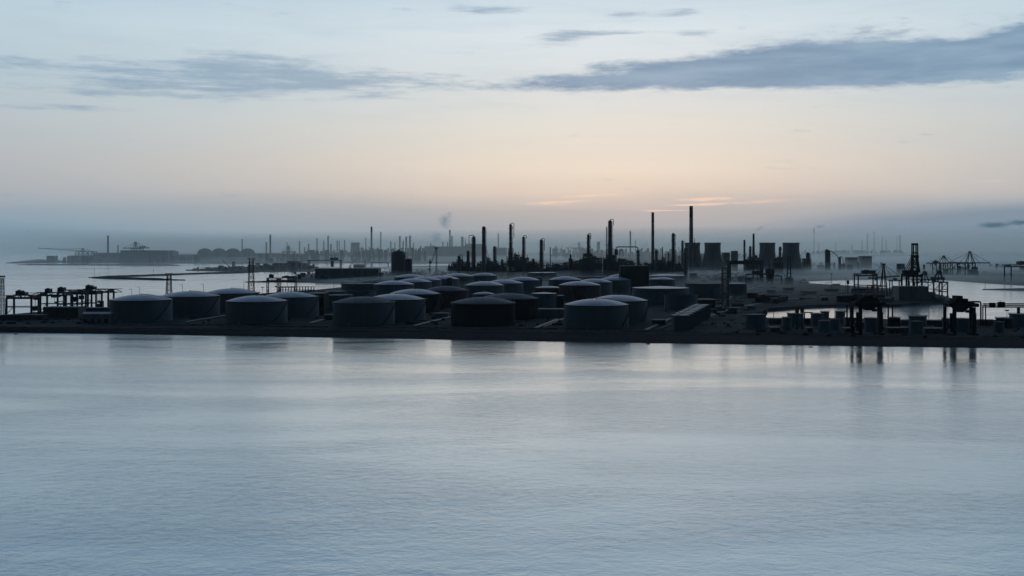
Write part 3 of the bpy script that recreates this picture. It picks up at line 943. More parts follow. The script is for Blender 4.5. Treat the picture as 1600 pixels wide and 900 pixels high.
gantry(417, 433, 462, 434, 'left dark gantry crane behind the left tanks, with a boxy head', GM, depth=14, leg=1.6, deck=7, house=[(419.5, 426, 429)], trolley=(430, 447))
gantry(436, 461, 461, 434, 'right dark gantry crane behind the left tanks, joined to the pipe rack', GM, depth=16, leg=1.7, deck=8, house=[(440, 459, 431.5)], mid_row=449)

# middle distance gantry on the dark land
gantry(482, 531.5, 423, 406.2, 'wide grey gantry crane in the middle distance, left of the silos', 'grey cranes in the middle distance', depth=30, leg=3.2, deck=4.0, house=[(515, 520, 402.6), (521, 527.5, 402.4)], ext=(4, 1), mid_row=418, cab=(516, 521, 408, 417))
block(492, 591, 436, 419.5, 70, 'long dark low building on the land behind the tanks, left of the silos', m='sheet_metal', ribs=16, z=3.7)  # lighter wall colour puts the look of haze into this dark building
block(449, 468, 421, 407.8, 60, 'blocky grey building on the flat spit in the left distance', m='sheet_metal', z=3.5)
block(341, 347, 420.5, 414.8, 20, 'small grey hut at the foot of the leaning crane boom', m='sheet_metal', z=3.5, name='hut')
block(367, 379, 420.8, 415.8, 26, 'low grey barge shaped shed right of the small derrick', m='sheet_metal', z=3.5, name='hut')
block(387, 400, 420.5, 413.5, 30, 'grey shed behind the tallest lattice lamp mast', m='sheet_metal', z=3.5, name='hut')
block(552, 569, 419.6, 413, 30, 'hazy grey shed between two small leaning cranes', m='sheet_metal', z=2.2, name='hut')
def boom_crane(px, base, tip, mast_top, label, wm_=1.2, z=3.5, name='derrick_crane'):
    s = Spot(px, base, z)
    t = thing(name, label, 'crane', s.p, 'small leaning cranes in the left distance')
    M().box(0, 0, 2.5, 12, 10, 5).build('cab', 'dark_steel', t)
    tip_ = (s.x(tip[0]), 0, s.z(tip[1]))
    M().truss((0, 0, 5), tip_, wm_*1.6, wm_*1.6, 10, wm_*0.5).build('boom', 'dark_steel', t)
    M().tower(5, max(8, s.z(mast_top)), 5, 3, 3, 1.0, cx=-1).build('mast', 'dark_steel', t)
    M().bar((-1, 0, max(8, s.z(mast_top))), tip_, 0.6).build('stay', 'dark_steel', t)
boom_crane(358, 419.5, (346.5, 405.5), 415, 'crane with a thin boom leaning left beside the small grey hut')
boom_crane(547, 419, (555.5, 404.5), 414, 'crane with a boom leaning right, right of the wide grey gantry', z=2.2)
boom_crane(571, 419, (581, 400.5), 408, 'crane with a raised boom just left of the dark silos', z=2.2)
def derrick():
    s = Spot(365, 420, 3.5)
    t = thing('lattice_derrick', 'squat lattice derrick tower on the flat spit', 'tower', s.p)
    M().tower(0, s.z(409.5), 13, 8, 4, 1.6).build('lattice', 'dark_steel', t)
    M().box(0, 0, s.z(409.2), 12, 12, 2).build('platform', 'dark_steel', t)
derrick()
# level luffing crane right of the silos
def luffing():
    s = Spot(682, 430)
    t = thing('luffing_crane', 'slender harbour crane with a folded jib right of the dark silos', 'crane', s.p)
    h = s.z(386)
    M().tower(0, h-4, 4.5, 3.5, 12, 0.9).build('mast', 'dark_steel', t)
    M().box(-1, 0, h-3, 10, 5, 5).build('head', 'dark_steel', t)
    M().truss((-2, 0, h-6), (s.x(673.5), 0, s.z(412)), 2.2, 2.2, 8, 0.8).build('jib', 'dark_steel', t)
    M().tower(0, s.z(405), 3.6, 3.0, 6, 0.9, cx=s.x(671.5)).build('side_mast', 'dark_steel', t)
    M().box(s.x(672), 0, s.z(410), 6, 6, 10).build('machinery_house', 'dark_steel', t)
luffing()
# domed silos
def silo(px, w, base, top, label, vent=True):
    s = Spot(px, base)
    R = w/2*s.m; h = s.z(top)
    t = thing('silo', label, 'silo', (s.X, s.Y+R, G), 'dark round silos')
    d = R*0.42
    M().lathe([(R, 0), (R, h-d-6), (R*0.98, h-d-6), (R*0.98, h-d)], 36).build('shell', 'dark_steel', t, smooth=True)
    M().lathe([(R*0.98*math.cos(a), h-d+d*math.sin(a)) for a in (0.02, .25, .5, .75, 1.0, 1.25, 1.5)], 36).build('dome', 'dark_steel', t, smooth=True)
    M().lathe([(R+.1, h-d-.8), (R+1.2, h-d-.8), (R+1.2, h-d), (R+.1, h-d)], 36, close=True).build('ring', 'dark_steel', t)
    if vent: M().box(0, 0, h+1.2, 9, 6, 3.2).build('head_house', 'dark_steel', t)
silo(621.5, 23, 431, 391.5, 'tall dark silo with a rounded top in the middle distance')
silo(637.5, 12, 432, 403.8, 'shorter dark silo joined to the right of the tall one', vent=False)

# ship to shore cranes and the crane quay on the right
def sts(pxm, base, apex, boom, legs, label, lrow, steel='dark_steel', depth=26.0, house=None, t_leg=2.2, group=None, z=G, mast_legs=None, boom_t=3.0, lower=None, stays=True, name='quay_crane'):
    """boom = (px left, row, px right, row); legs = picture columns of the portal legs; lrow = row of the portal beam"""
    s = Spot(pxm, base, z)
    t = thing(name, label, 'harbour crane', s.p, group)
    hb = s.z(lrow)
    for px in legs:
        for y in (0, depth):
            M().bar((s.x(px), y, 0), (s.x(px), y, hb), t_leg).build('leg', steel, t)
            M().box(s.x(px), y, 1.0, t_leg*2.2, t_leg*1.6, 2.0).build('wheel_bogie', steel, t)
    for y in (0, depth):
        M().bar((s.x(legs[0])-t_leg/2, y, hb), (s.x(legs[-1])+t_leg/2, y, hb), t_leg, t_leg*1.1).build('portal_beam', steel, t)
        if lower: M().bar((s.x(legs[0]), y, s.z(lower)), (s.x(legs[-1]), y, s.z(lower)), t_leg*.7).build('lower_beam', steel, t)
        for a, c in zip(legs, legs[1:]):
            M().bar((s.x(a), y, s.z(lower) if lower else hb*.3), (s.x(c), y, hb), t_leg*.45).build('brace', steel, t)
    for px in legs:
        M().bar((s.x(px), 0, hb*0.5), (s.x(px), depth, hb*0.5), t_leg*.7).build('sill_beam', steel, t)
    za, zb_ = s.z(boom[1]), s.z(boom[3])
    M().truss((s.x(boom[0]), depth/2, za), (s.x(boom[2]), depth/2, zb_), boom_t, boom_t*1.6, 16, boom_t*.3).bar((s.x(boom[0]), depth/2, za), (s.x(boom[2]), depth/2, zb_), boom_t*.8, boom_t*.3).build('boom', steel, t)
    ap = (s.x(pxm), depth/2, s.z(apex))
    for px in (mast_legs or (pxm-2, pxm+2)):
        M().bar((s.x(px), 0, hb), (ap[0], depth/2-2, ap[2]), t_leg*.8).bar((s.x(px), depth, hb), (ap[0], depth/2+2, ap[2]), t_leg*.8).build('mast_leg', steel, t)
    M().box(ap[0], ap[1], ap[2], t_leg*3.0, 7, t_leg*1.5).build('mast_head', steel, t)
    if stays:
        for (px, z_) in ((boom[0], za), (boom[2], zb_), ((boom[0]+pxm)/2, (za+zb_)/2), ((boom[2]+pxm)/2, (za+zb_)/2)):
            M().bar(ap, (s.x(px), depth/2, z_), t_leg*.32).build('stay', steel, t)
    if house:
        a, c, r0, r1 = house
        o = M().box((s.x(a)+s.x(c))/2, depth/2, (s.z(r0)+s.z(r1))/2, s.x(c)-s.x(a), 14, s.z(r0)-s.z(r1)).build('machinery_house', steel, t)
        M().box((s.x(a)+s.x(c))/2, depth/2, s.z(r0)+1.2, 5, 6, 2.4).build('roof_vent', steel, o)
    M().box(s.x((boom[0]+pxm)/2), depth/2, (za+zb_)/2-4.5, 4, 4, 4).build('operator_cab', steel, t)
    return t
QC = 'cranes on the crane quay at the right'
gantry(1341, 1370.5, 459, 427.5, 'broad portal crane leftmost of the quay cranes, long dark house on top', QC, depth=24, leg=2.2, deck=5, house=[(1349.5, 1370, 422.5)], mid_row=446, ext=(2, 1))
sts(1384.3, 461, 413, (1360, 435, 1409.5, 431.5), (1362, 1372, 1385.5), 'crane with a reddish A frame and a long boom on the right quay', 447, steel='red_steel', lower=None, mast_legs=(1383, 1385.6), boom_t=2.2, group=QC, t_leg=1.9)
gantry(1394, 1409, 460, 437.5, 'small portal frame right of the reddish crane', QC, depth=14, leg=1.6, deck=2.4, mid_row=450, ext=(3, 0), house=[(1398, 1403, 435)])
def tall_crane():
    s = Spot(1430, 464)
    st = 'black_paint'
    t = thing('quay_crane', 'tallest quay crane, twin masts pointing straight up at the right', 'harbour crane', s.p, QC)
    d = 24
    for px in (1416.3, 1427, 1440.5):
        for y in (0, d):
            M().bar((s.x(px), y, 0), (s.x(px), y, s.z(428)), 2.6).build('leg', st, t)
    for y in (0, d):
        M().bar((s.x(1416.3), y, s.z(431)), (s.x(1440.5), y, s.z(431)), 2.6, 4).build('portal_beam', st, t)
        M().bar((s.x(1416.3), y, s.z(452)), (s.x(1440.5), y, s.z(452)), 2).build('lower_beam', st, t)
    for y, k in ((d/2-4, 0), (d/2+4, 1)):
        M().bar((s.x(1429.8), y, s.z(402)), (s.x(1429.8), y, s.z(380.5)), 1.8).bar((s.x(1436.3), y, s.z(402)), (s.x(1436.3), y, s.z(380.5)), 1.8).build('upper_mast', st, t)
        M().bar((s.x(1429.8), y, s.z(402)), (s.x(1428.5), y, s.z(426)), 2.2).bar((s.x(1436.3), y, s.z(402)), (s.x(1439.5), y, s.z(426)), 2.2).build('mast_leg', st, t)
        M().bar((s.x(1436), y, s.z(404)), (s.x(1428.5), y, s.z(424)), 1.2).bar((s.x(1430), y, s.z(404)), (s.x(1438.5), y, s.z(424)), 1.2).build('brace', st, t)
        M().bar((s.x(1430), y, s.z(400)), (s.x(1417), y, s.z(424)), 0.9).bar((s.x(1430), y, s.z(400)), (s.x(1424), y, s.z(424)), 0.9).build('stay', st, t)
    M().box(s.x(1433), d/2, s.z(381.5), s.x(1437)-s.x(1429), 10, 3.6).build('mast_head', st, t)
    M().box(s.x(1433), d/2, s.z(395), s.x(1437)-s.x(1429), 9, 2.2).build('cross_beam', st, t)
    M().box(s.x(1433.2), d/2, s.z(401), s.x(1438)-s.x(1428.6), 11, 5.5).build('sheave_house', st, t)
    M().box(s.x(1426), d/2, s.z(427), s.x(1437)-s.x(1415.6), 16, 10.5).build('machinery_house', st, t)
    M().box(s.x(1416.8), d/2, s.z(426.5), 4, 12, 6).build('counterweight', st, t)
tall_crane()
sts(1449, 463, 425.5, (1428, 437.5, 1465, 437.5), (1429, 1441, 1458.5), 'low crane right of the tallest quay crane, with a short mast', 441, mast_legs=(1446, 1452), boom_t=2.4, group=QC, t_leg=1.5, house=(1447, 1451, 426, 430))
sts(1471.5, 464, 424, (1459, 435.5, 1480, 435.5), (1467.6, 1480.6), 'rightmost quay crane with square legs over the tip of the land', 441, mast_legs=(1465, 1475), boom_t=3.5, group=QC, t_leg=2.0, lower=455.5, house=(1470, 1474, 424.5, 429))
block(1404.5, 1451, 470, 447.5, 30, 'large grey box store on the quay under the tallest crane', m='sheet_metal', ribs=12)
block(1451, 1462, 470, 456.5, 26, 'lower grey box store on the step right of the large one', m='sheet_metal', ribs=3)
block(1462, 1476, 470.5, 464.5, 20, 'low grey building at the tip of the crane quay', m='sheet_metal', ribs=3)
rack(1333, 1412, 463, 455.5, 'long low pipe bridge along the foot of the quay cranes', 16)
# bulk unloaders on the near strip
def unloader(x0, x1, base, top, house, hop, label):
    s = Spot((x0+x1)/2, base)
    st = 'black_paint'
    t = thing('ship_unloader', label, 'ship unloader', s.p, 'black bulk unloaders near the right shore')
    zt = s.z(top)
    d = 16
    inner = (x1-x0)*0.14
    for px, dx_ in ((x0, inner), (x1, -inner)):
        M().bar((s.x(px), d, 0), (s.x(px+dx_*0.1), d, zt-2), 2.6).build('leg', st, t)
        M().bar((s.x(px+dx_), 0, 0), (s.x(px+dx_), 0, zt-2), 3.0).build('leg', st, t)
        M().bar((s.x(px+dx_*0.9), 0, zt*0.52), (s.x(px), d, 2), 0.9).bar((s.x(px+dx_*0.9), 0, 2), (s.x(px), d, zt*0.52), 0.9).build('brace', st, t)
        M().box(s.x(px+dx_*0.5), d/2, 1.0, 3.2, d+6, 1.6).build('wheel_bogie', st, t)
        M().box(s.x(px+dx_*0.55), 2.6, zt*0.42, 3.2, 2.4, zt*0.62).build('stair_tower', st, t)
    zd = zt
    xa, xb = s.x(x0), s.x(x1)
    # deck and hopper
    M().box((xa+xb)/2, d/2, zd, (xb-xa)+2.4, d+2, 3.4).build('deck', st, t)
    xc = (s.x(hop[0])+s.x(hop[1]))/2; hw = (s.x(hop[1])-s.x(hop[0]))/2
    zh = s.z(hop[2])
    b = M()
    b.add([(xc-hw, 1, zd), (xc+hw, 1, zd), (xc+hw, d-1, zd), (xc-hw, d-1, zd), (xc-hw*.35, d*.35, zh), (xc+hw*.35, d*.35, zh), (xc+hw*.35, d*.65, zh), (xc-hw*.35, d*.65, zh)],
          [(0, 1, 2, 3), (7, 6, 5, 4), (1, 0, 4, 5), (2, 1, 5, 6), (3, 2, 6, 7), (0, 3, 7, 4)])
    b.build('hopper', st, t)
    for (a, c, r0, r1) in house:
        M().box((s.x(a)+s.x(c))/2, d/2, (s.z(r0)+s.z(r1))/2, s.x(c)-s.x(a), d*0.8, s.z(r0)-s.z(r1)).build('machinery_house', st, t)
    c = M().box(s.x(x1-(x1-x0)*0.33), 2, zd-6.2, 4.0, 4, 2.6); c.build('operator_cab', st, t)
    M().bar((s.x(x1-(x1-x0)*0.33), 2, zd-5), (s.x(x1-(x1-x0)*0.33), 2, zd), 0.5).build('cab_hanger', st, t)
    rl = M()
    for i in range(12):
        x = xa+(xb-xa)*i/11
        rl.bar((x, -1, zd+1.7), (x, -1, zd+2.9), 0.15)
    rl.bar((xa, -1, zd+2.9), (xb, -1, zd+2.9), 0.15)
    rl.build('handrail', st, t)
    return t
unloader(1338.5, 1381.5, 523, 475, [(1343, 1375, 468.5, 475), (1351, 1365, 461.5, 468.8), (1346, 1373, 465, 469)], (1346, 1376, 485.5), 'first black bulk unloader, bulky portal left of the bright channel')
unloader(1485.5, 1527.5, 524, 477, [(1490, 1524, 471.5, 477), (1496.5, 1505.5, 462.5, 471.8), (1493, 1514, 467, 472)], (1491, 1519, 488.5), 'second black bulk unloader, bulky portal at the start of the long conveyor')
for x, lab in ((1323.5, 'leftmost slim black pile left of the first unloader'), (1329, 'second slim black pile left of the first unloader'),
               (1388, 'thick black pile just right of the first unloader'), (1394.5, 'slim black pile second to the right of the first unloader')):
    s = Spot(x, 510)
    t = thing('dock_pile', lab, 'pile', s.p, 'black piles beside the unloaders')
    M().cyl(0, 0, 0, s.z(478), 0.9, 0.9, 8).build('shaft', 'black_paint', t)
    M().cyl(0, 0, s.z(478), s.z(476.5), 1.3, 1.3, 8).build('cap', 'black_paint', t)
def pipe_arch():
    s = Spot(1526, 509)
    t = thing('pipe_portal', 'black pipe arch beside the second bulk unloader', 'pipe', s.p)
    z_ = s.z(471.5)
    M().tube([(s.x(1515), 0, z_), (s.x(1530.5), 0, z_), (s.x(1532), 0, z_-0.6), (s.x(1532.6), 0, z_-2.2), (s.x(1532.6), 0, 0)], 0.95, 8).build('pipe', 'black_paint', t)
    for px in (1535.8, 1540): M().cyl(s.x(px), 0, 0, s.z(476), 0.7, 0.7, 8).build('post', 'black_paint', t)
pipe_arch()
def conveyor():
    s = Spot(1590, 507)
    st = 'black_paint'
    t = thing('conveyor_bridge', 'long black lattice conveyor bridge running out at the right edge', 'conveyor', s.p)
    z_ = s.z(477.3)
    M().truss((s.x(1536), 0, z_), (s.x(1690), 0, z_), 4.4, 4.0, 60, 0.55).build('truss', st, t)
    M().box((s.x(1536)+s.x(1690))/2, 0, z_-0.2, s.x(1690)-s.x(1536), 3.0, 0.7).build('belt_deck', st, t)
    for px in (1591.5, 1650): M().box(s.x(px), 0, (z_-2.4)/2, 2.2, 3.4, z_-2.4).build('pier', st, t)
    for px, w, r0, r1 in ((1549, 7.5, 472.8, 480.2), (1563, 9.5, 471.6, 480.6)):
        M().box(s.x(px), -2.6, (s.z(r0)+s.z(r1))/2, w*s.m, 4.5, s.z(r0)-s.z(r1)).build('drive_house', st, t)
    M().cyl(s.x(1561.5), -2.6, s.z(471.6), s.z(469.6), 0.4, 0.3, 6).build('vent_pipe', st, t)
conveyor()

# portal, hopper vessel and flare on the land right of the cooling towers
gantry(1140.5, 1191, 442, 407.5, 'dark portal frame with a thick beam in front of the cooling towers', None, depth=20, leg=4.6, deck=8.5, ext=(6, 3), solid=True, name='portal_frame', cat='portal frame', house=[(1176, 1193, 406.8)])
def portal_deck():
    s = Spot(1182, 442)
    t = thing('steel_deck', 'dark steel deck on legs under the right end of the thick beam portal', 'frame', s.p)
    M().box(0, 0, s.z(428.5), s.x(1195)-s.x(1163), 14, 3).build('deck', 'dark_steel', t)
    for px in (1166, 1177.6, 1184, 1190): M().bar((s.x(px), 0, 0), (s.x(px), 0, s.z(410) if px > 1170 else s.z(429)), 1.9).build('leg', 'dark_steel', t)
    M().box(s.x(1183), 0, s.z(425.5), s.x(1191)-s.x(1176), 12, 7).build('machinery_house', 'rust_paint', t)
portal_deck()
def hopper_vessel():
    s = Spot(1203, 444)
    t = thing('hopper_silo', 'dark round hopper silo on splayed legs beside the thick beam portal', 'silo', s.p)
    R = 7.2*s.m
    M().lathe([(R*0.45, s.z(440)), (R*0.75, s.z(432)), (R, s.z(428)), (R, s.z(421)), (R*0.8, s.z(419.5)), (0.1, s.z(418.8))], 20).build('shell', 'dark_steel', t, smooth=True)
    M().cyl(-1, 0, s.z(419.4), s.z(412.5), 1.0, 1.0, 8).build('vent_pipe', 'dark_steel', t)
    for a in (0.6, 2.5, 3.8, 5.7): M().bar((math.cos(a)*R*.6, math.sin(a)*R*.6, 0), (math.cos(a)*R*.85, math.sin(a)*R*.85, s.z(429)), 1.6).build('leg', 'dark_steel', t)
    M().tube([(R*.9, 0, s.z(431.2)), (s.x(1220), 0, s.z(431.2)), (s.x(1221.4), 0, s.z(432.4)), (s.x(1221.4), 0, 0)], 1.6, 8).build('pipe', 'dark_steel', t)
hopper_vessel()
def flare():
    s = Spot(1234, 445)
    t = thing('flare_tower', 'slim two legged tower on a stout grey block at the water right of the portal', 'tower', s.p)
    zb = s.z(433)
    M().cyl(0, 6, 0, s.z(435), 7*s.m, 7*s.m, 16).cyl(0, 6, s.z(435), zb, 7*s.m, 4.5*s.m, 16).build('base_block', 'sheet_metal', t)
    M().bar((-3.2*s.m, 6, zb), (-1.6*s.m, 6, s.z(400.5)), 2.4).build('leg', 'dark_steel', t)
    M().bar((2.6*s.m, 6, zb), (1.2*s.m, 6, s.z(400.5)), 2.4).build('leg', 'dark_steel', t)
    for r in (427, 420, 413, 406, 401): M().box(-.2*s.m, 6, s.z(r), 4.2*s.m, 3, 1.2).build('cross_beam', 'dark_steel', t)
flare()
block(1252, 1264, 442, 440.2, 14, 'tiny low hut on the thin land edge left of the bright channel', m='dark_steel', name='hut')
def dome_hut():
    s = Spot(1256, 443.2)
    t = thing('loading_arch', 'small arched loading frame on the land edge right of the two legged tower', 'frame', s.p)
    M().tube([(s.x(1250), 0, 0), (s.x(1251), 0, s.z(439.5)), (s.x(1253), 0, s.z(438.4)), (s.x(1258), 0, s.z(438.4)), (s.x(1260), 0, s.z(439.5)), (s.x(1261), 0, 0)], 1.0, 6).build('arch', 'dark_steel', t)
    M().box(0, 0, s.z(437.6), 9, 5, 3).build('head', 'dark_steel', t)
dome_hut()

# row of white storage boxes running away from the shore
GB = 'white storage boxes in one long row'
wh = ['box nearest the shore', 'second box from the shore', 'third box from the shore', 'fourth box from the shore', 'fifth box from the shore',
      'sixth box from the shore', 'second last box', 'farthest box']
bxa = P(1066, 517, G); bxb = P(1098, 497, G)
for i in range(8):
    f = i/7
    c = bxa.lerp(bxb, f)
    t = thing('storage_box', wh[i]+' in the diagonal row of white ribbed storage boxes', 'storage box', c, GB, rot=0.0)
    w, dd, h = 16.5, 20.5, 15.6
    M().box(0, dd/2, h/2-0.2, w, dd, h).build('wall', 'pale_paint', t)
    M().box(0, dd/2, h-0.1+0.35, w+0.8, dd+0.2, 0.7).build('roof', 'pale_steel', t)
    for k in range(5): M().box(w/2+0.16, dd*(k+0.5)/5, h/2-0.4, 0.3, 0.8, h-1.2).build('rib', 'sheet_metal', t)
    M().box(-w*0.2, dd/2, h+0.9, 2.4, dd*0.6, 0.6).build('roof_vent', 'pale_steel', t)
block(1098, 1110, 496, 482, 18, 'plain white shed at the far end of the diagonal row of storage boxes', m='pale_paint')
def gas_sphere():
    s = Spot(1096.5, 476)
    R = 7*s.m
    t = thing('gas_sphere', 'small pale domed vessel above the diagonal row of storage boxes', 'vessel', s.p)
    zc = s.z(466)-R
    M().lathe([(max(0.05, R*math.cos(a)), zc+R*math.sin(a)) for a in [(-1.5+i*0.25) for i in range(13)]], 24).build('shell', 'pale_steel', t, smooth=True)
    for i in range(6):
        a = i*PI/3
        M().bar((R*.8*math.cos(a), R*.8*math.sin(a), 0), (R*.8*math.cos(a), R*.8*math.sin(a), zc), 0.9).build('leg', 'dark_steel', t)
gas_sphere()

# diagonal pipelines on the ground between the front tanks
def pipeline(p0, p1, label, n=3, gap=1.6, m='pale_steel', r=0.42):
    a, c = P(p0[0], p0[1], G), P(p1[0], p1[1], G)
    t = thing('pipeline', label, 'pipeline', a, 'pipelines lying on the ground between the front tanks')
    d = c-a; L_ = d.length; dn = d.normalized(); s_ = Vector((-dn.y, dn.x, 0))
    for k in range(n):
        o = s_*gap*(k-(n-1)/2)
        M().hcyl(o+Vector((0, 0, 1.1)), o+d+Vector((0, 0, 1.1)), r, 8).build('pipe', m, t, smooth=True)
    for i in range(int(L_/18)+1):
        q = dn*18*i
        M().bar(q-s_*gap*n/2+Vector((0, 0, .5)), q+s_*gap*n/2+Vector((0, 0, .5)), 0.7).build('support', 'concrete', t)
pipeline((648, 510), (704, 496), 'pale pipes running away between the third front tank and the black pair', 3)
pipeline((836, 514), (871, 500), 'left pale pipes right of the black pair', 3)
pipeline((850, 512), (880, 499), 'right pale pipes right of the black pair', 2, r=0.35)
pipeline((1009, 517), (1047, 499), 'pale pipes running to the diagonal row of storage boxes', 3)
pipeline((1032, 515), (1049, 507), 'short pale pipe at the foot of the nearest storage box', 1)
pipeline((291, 504), (352, 494), 'pale pipes between the second and the third tank on the left', 2)
pipeline((485, 506), (520, 496), 'pale pipes in front of the tall dark shed', 3)
pipeline((1250, 506), (1243, 512), 'short pipes among the small tanks of the strip', 2)
def bund(px0, px1, row, label):
    a, c = P(px0, row, G), P(px1, row+ (px1-px0)*0.004, G)
    t = thing('bund_wall', label, 'wall', (a+c)/2, 'low concrete walls in front of the tanks')
    d = (c-a)/2
    M().bar(tuple(-d+Vector((0, 0, .8))), tuple(d+Vector((0, 0, .8))), 0.6, 2.0).build('panel', 'concrete', t)
    n = int(d.length*2/14)
    pl = M()
    for i in range(n+1):
        q = -d+d*2*i/n
        pl.box(q.x, q.y, 0.85, 0.9, 1.0, 2.2)
    pl.build('pillar', 'concrete', t)
bund(172, 350, 508, 'low concrete wall in front of the leftmost front tank')
bund(356, 512, 511, 'low concrete wall in front of the second front tank')
bund(524, 698, 513, 'low concrete wall in front of the third front tank')
bund(706, 870, 514, 'low concrete wall in front of the central black tank')
bund(884, 1044, 518, 'low concrete wall in front of the rightmost front tank')
bund(1110, 1330, 522, 'low concrete wall before the small tanks left of the first unloader')
bund(1388, 1480, 525, 'low concrete wall between the two black unloaders')
bund(1536, 1660, 527, 'low concrete wall before the small tanks at the right edge')

# low dark sheds closing the gaps between the small tanks of the strip
for a, c, bs, tp_, lab in ((1202, 1221, 506, 497.5, 'low dark shed right of the widest small tank'), (1257, 1271, 507, 497.8, 'low dark shed under the little square steel frame'),
        (1322, 1338, 509, 496.5, 'low dark shed at the left leg of the first black unloader'), (1408, 1420, 508, 500.2, 'low dark shed left of the wide small tank between the unloaders'),
        (1448, 1473, 508, 500.6, 'long low dark shed between the wide small tank and the second unloader'), (1534, 1556, 509, 499.8, 'low dark shed right of the second unloader, under the conveyor'),
        (1388, 1420, 520, 512, 'very low shed in front of the dark small tank'), (1338, 1352, 512, 503, 'low dark shed behind the left legs of the first unloader'),
        (1446, 1480, 521, 513, 'low shed before the long shed between the unloaders'), (1205, 1219, 519, 511.5, 'low shed between the widest and the narrow small tank'),
        (1262, 1270, 520, 512, 'small shed between two small tanks near the shore'), (1321, 1336, 521, 512.5, 'low shed with doors left of the first unloader')):
    block(a, c, bs, tp_, 12, lab, m='dark_steel', ribs=3, group='low dark sheds on the strip at the right')
# ================================================================== refinery in the middle distance
RC = 'dark refinery columns'
def column(px, w, top, label, base=433, plats=5, loop=0, side=1, skirt=None, fuzzy=False, steel='dark_steel', group=RC, cap=True, pipe_to=None):
    s = Spot(px, base)
    R = w/2*s.m; h = s.z(top)
    t = thing('distillation_column', label, 'refinery column', s.p, group)
    prof = [(R*1.15, 0), (R*1.15, h*0.06), (R, h*0.10), (R, h*0.62), (R*0.93, h*0.64), (R*0.93, h-R*0.8), (R*0.75, h-R*0.3), (R*0.35, h-0.05*R), (0.05, h)]
    M().lathe(prof, 20).build('shell', steel, t, smooth=True)
    for i in range(plats):
        z = h*(0.30+0.66*(i+0.5)/plats)
        a0 = (i*2.1) % 6.28
        b = M()
        b.lathe([(R*0.95, z), (R+2.3, z), (R+2.3, z+0.8), (R*0.95, z+0.8)], 14, close=True)
        for k in range(9):
            a = a0+k*0.5
            b.bar(((R+1.8)*math.cos(a), (R+1.8)*math.sin(a), z+.5), ((R+1.8)*math.cos(a), (R+1.8)*math.sin(a), z+1.8), 0.22)
        for k in range(14):
            a = 2*PI*k/14; a2 = 2*PI*(k+1)/14
            b.bar(((R+1.8)*math.cos(a), (R+1.8)*math.sin(a), z+1.8), ((R+1.8)*math.cos(a2), (R+1.8)*math.sin(a2), z+1.8), 0.3)
        b.build('platform', steel, t)
        if fuzzy:
            M().box((R+1.5)*math.cos(a0), (R+1.5)*math.sin(a0), z+2.2, 2.6, 2.6, 3.4).build('manway', steel, t)
    M().bar((side*(R+1.0), -R*.5, 0), (side*(R+1.0), -R*.5, h*0.97), 0.7).bar((side*(R+1.7), -R*.5, 0), (side*(R+1.7), -R*.5, h*0.97), 0.3).build('ladder', steel, t)
    if loop:
        xo = side*(R+loop)
        hl = h+2.6
        M().tube([(0, 0, h-1), (0, 0, hl-1), (side*1.2, 0, hl), (xo-side*1.2, 0, hl), (xo, 0, hl-1.4), (xo, 0, pipe_to and s.z(pipe_to) or h*0.45)], 0.95, 8).build('overhead_pipe', steel, t)
        M().bar((side*R*.8, 0, h*0.72), (xo, 0, h*0.72), 0.5).build('pipe_bracket', steel, t)
    if skirt:
        for (a, b_, r0) in skirt:
            xa, xb, zz = s.x(a), s.x(b_), s.z(r0)
            n = max(2, int(zz/9))
            fr = M()
            for x in (xa, xb):
                for y in (-10, 10): fr.bar((x, y, 0), (x, y, zz), 1.3)
            for i in range(1, n+1):
                z = zz*i/n
                fr.box((xa+xb)/2, 0, z, xb-xa+1.5, 21, 0.9)
                fr.bar((xa, -10, z-zz/n), (xb, -10, z), 0.7)
                if i % 3: fr.box((xa+xb)/2, 2, z-zz/n*0.5, (xb-xa)*0.8, 14, zz/n*0.95)
            fr.build('support_frame', steel, t)
            dr = random.Random(int(a*7+r0))
            for i in range(n):
                z = zz*(i+0.15)/n
                M().hcyl((xa+dr.uniform(1, 3), -3, z+3), (xb-dr.uniform(1, 3), -3, z+3), dr.uniform(1.6, 2.8), 10).build('drum', steel, t)
    return t
column(740.3, 6.0, 369, 'slim column with a bent overhead pipe on its left side, left part of the refinery', loop=8.5, side=-1, pipe_to=381, plats=4)
column(756, 6.2, 353.5, 'tall dark column second tallest of the left refinery part', plats=4, loop=0)
column(731.3, 4.8, 391.5, 'short column at the left end of the refinery', plats=2, fuzzy=True)
column(772.8, 4.6, 384.5, 'short column with a thin mast on its top, right of the tall left column', plats=3, fuzzy=True)
column(797.8, 4.6, 350, 'tall column with a square pipe loop on its right and a flared lattice foot', plats=7, loop=5.5, side=1, pipe_to=371, fuzzy=True, skirt=[(791.5, 804.5, 401), (794, 802, 388)])
column(818, 4.6, 369.5, 'thin column with a small loop on top, right of the flared lattice foot', plats=3, loop=4, side=1, pipe_to=373)
column(845.8, 5.6, 374, 'column with a side pipe curving down its right, alone left of the middle', plats=3, loop=3.6, side=1, pipe_to=392)
column(919.3, 4.8, 366, 'column with shaggy platforms on a broad pyramid of decks', plats=6, fuzzy=True, loop=2.5, side=1, pipe_to=374, skirt=[(911, 925, 396), (907, 929, 403)])
column(953.3, 6.6, 344, 'tallest refinery column, with a rounded pipe loop on its top', plats=4, loop=3.5, side=1, pipe_to=352, skirt=[(949.5, 963, 399)], base=432)
column(947.8, 1.5, 354, 'thin vent riser left of the tallest refinery column', plats=1, base=431)
column(997, 4.0, 390, 'thin column under the right end of the long overhead pipe', plats=5, fuzzy=True)
column(1025.5, 4.6, 390.5, 'short shaggy column right of the first chimney', plats=4, fuzzy=True, base=431)
column(1052, 5.2, 364, 'tall shaggy column between the two chimneys', plats=10, fuzzy=True, base=431)
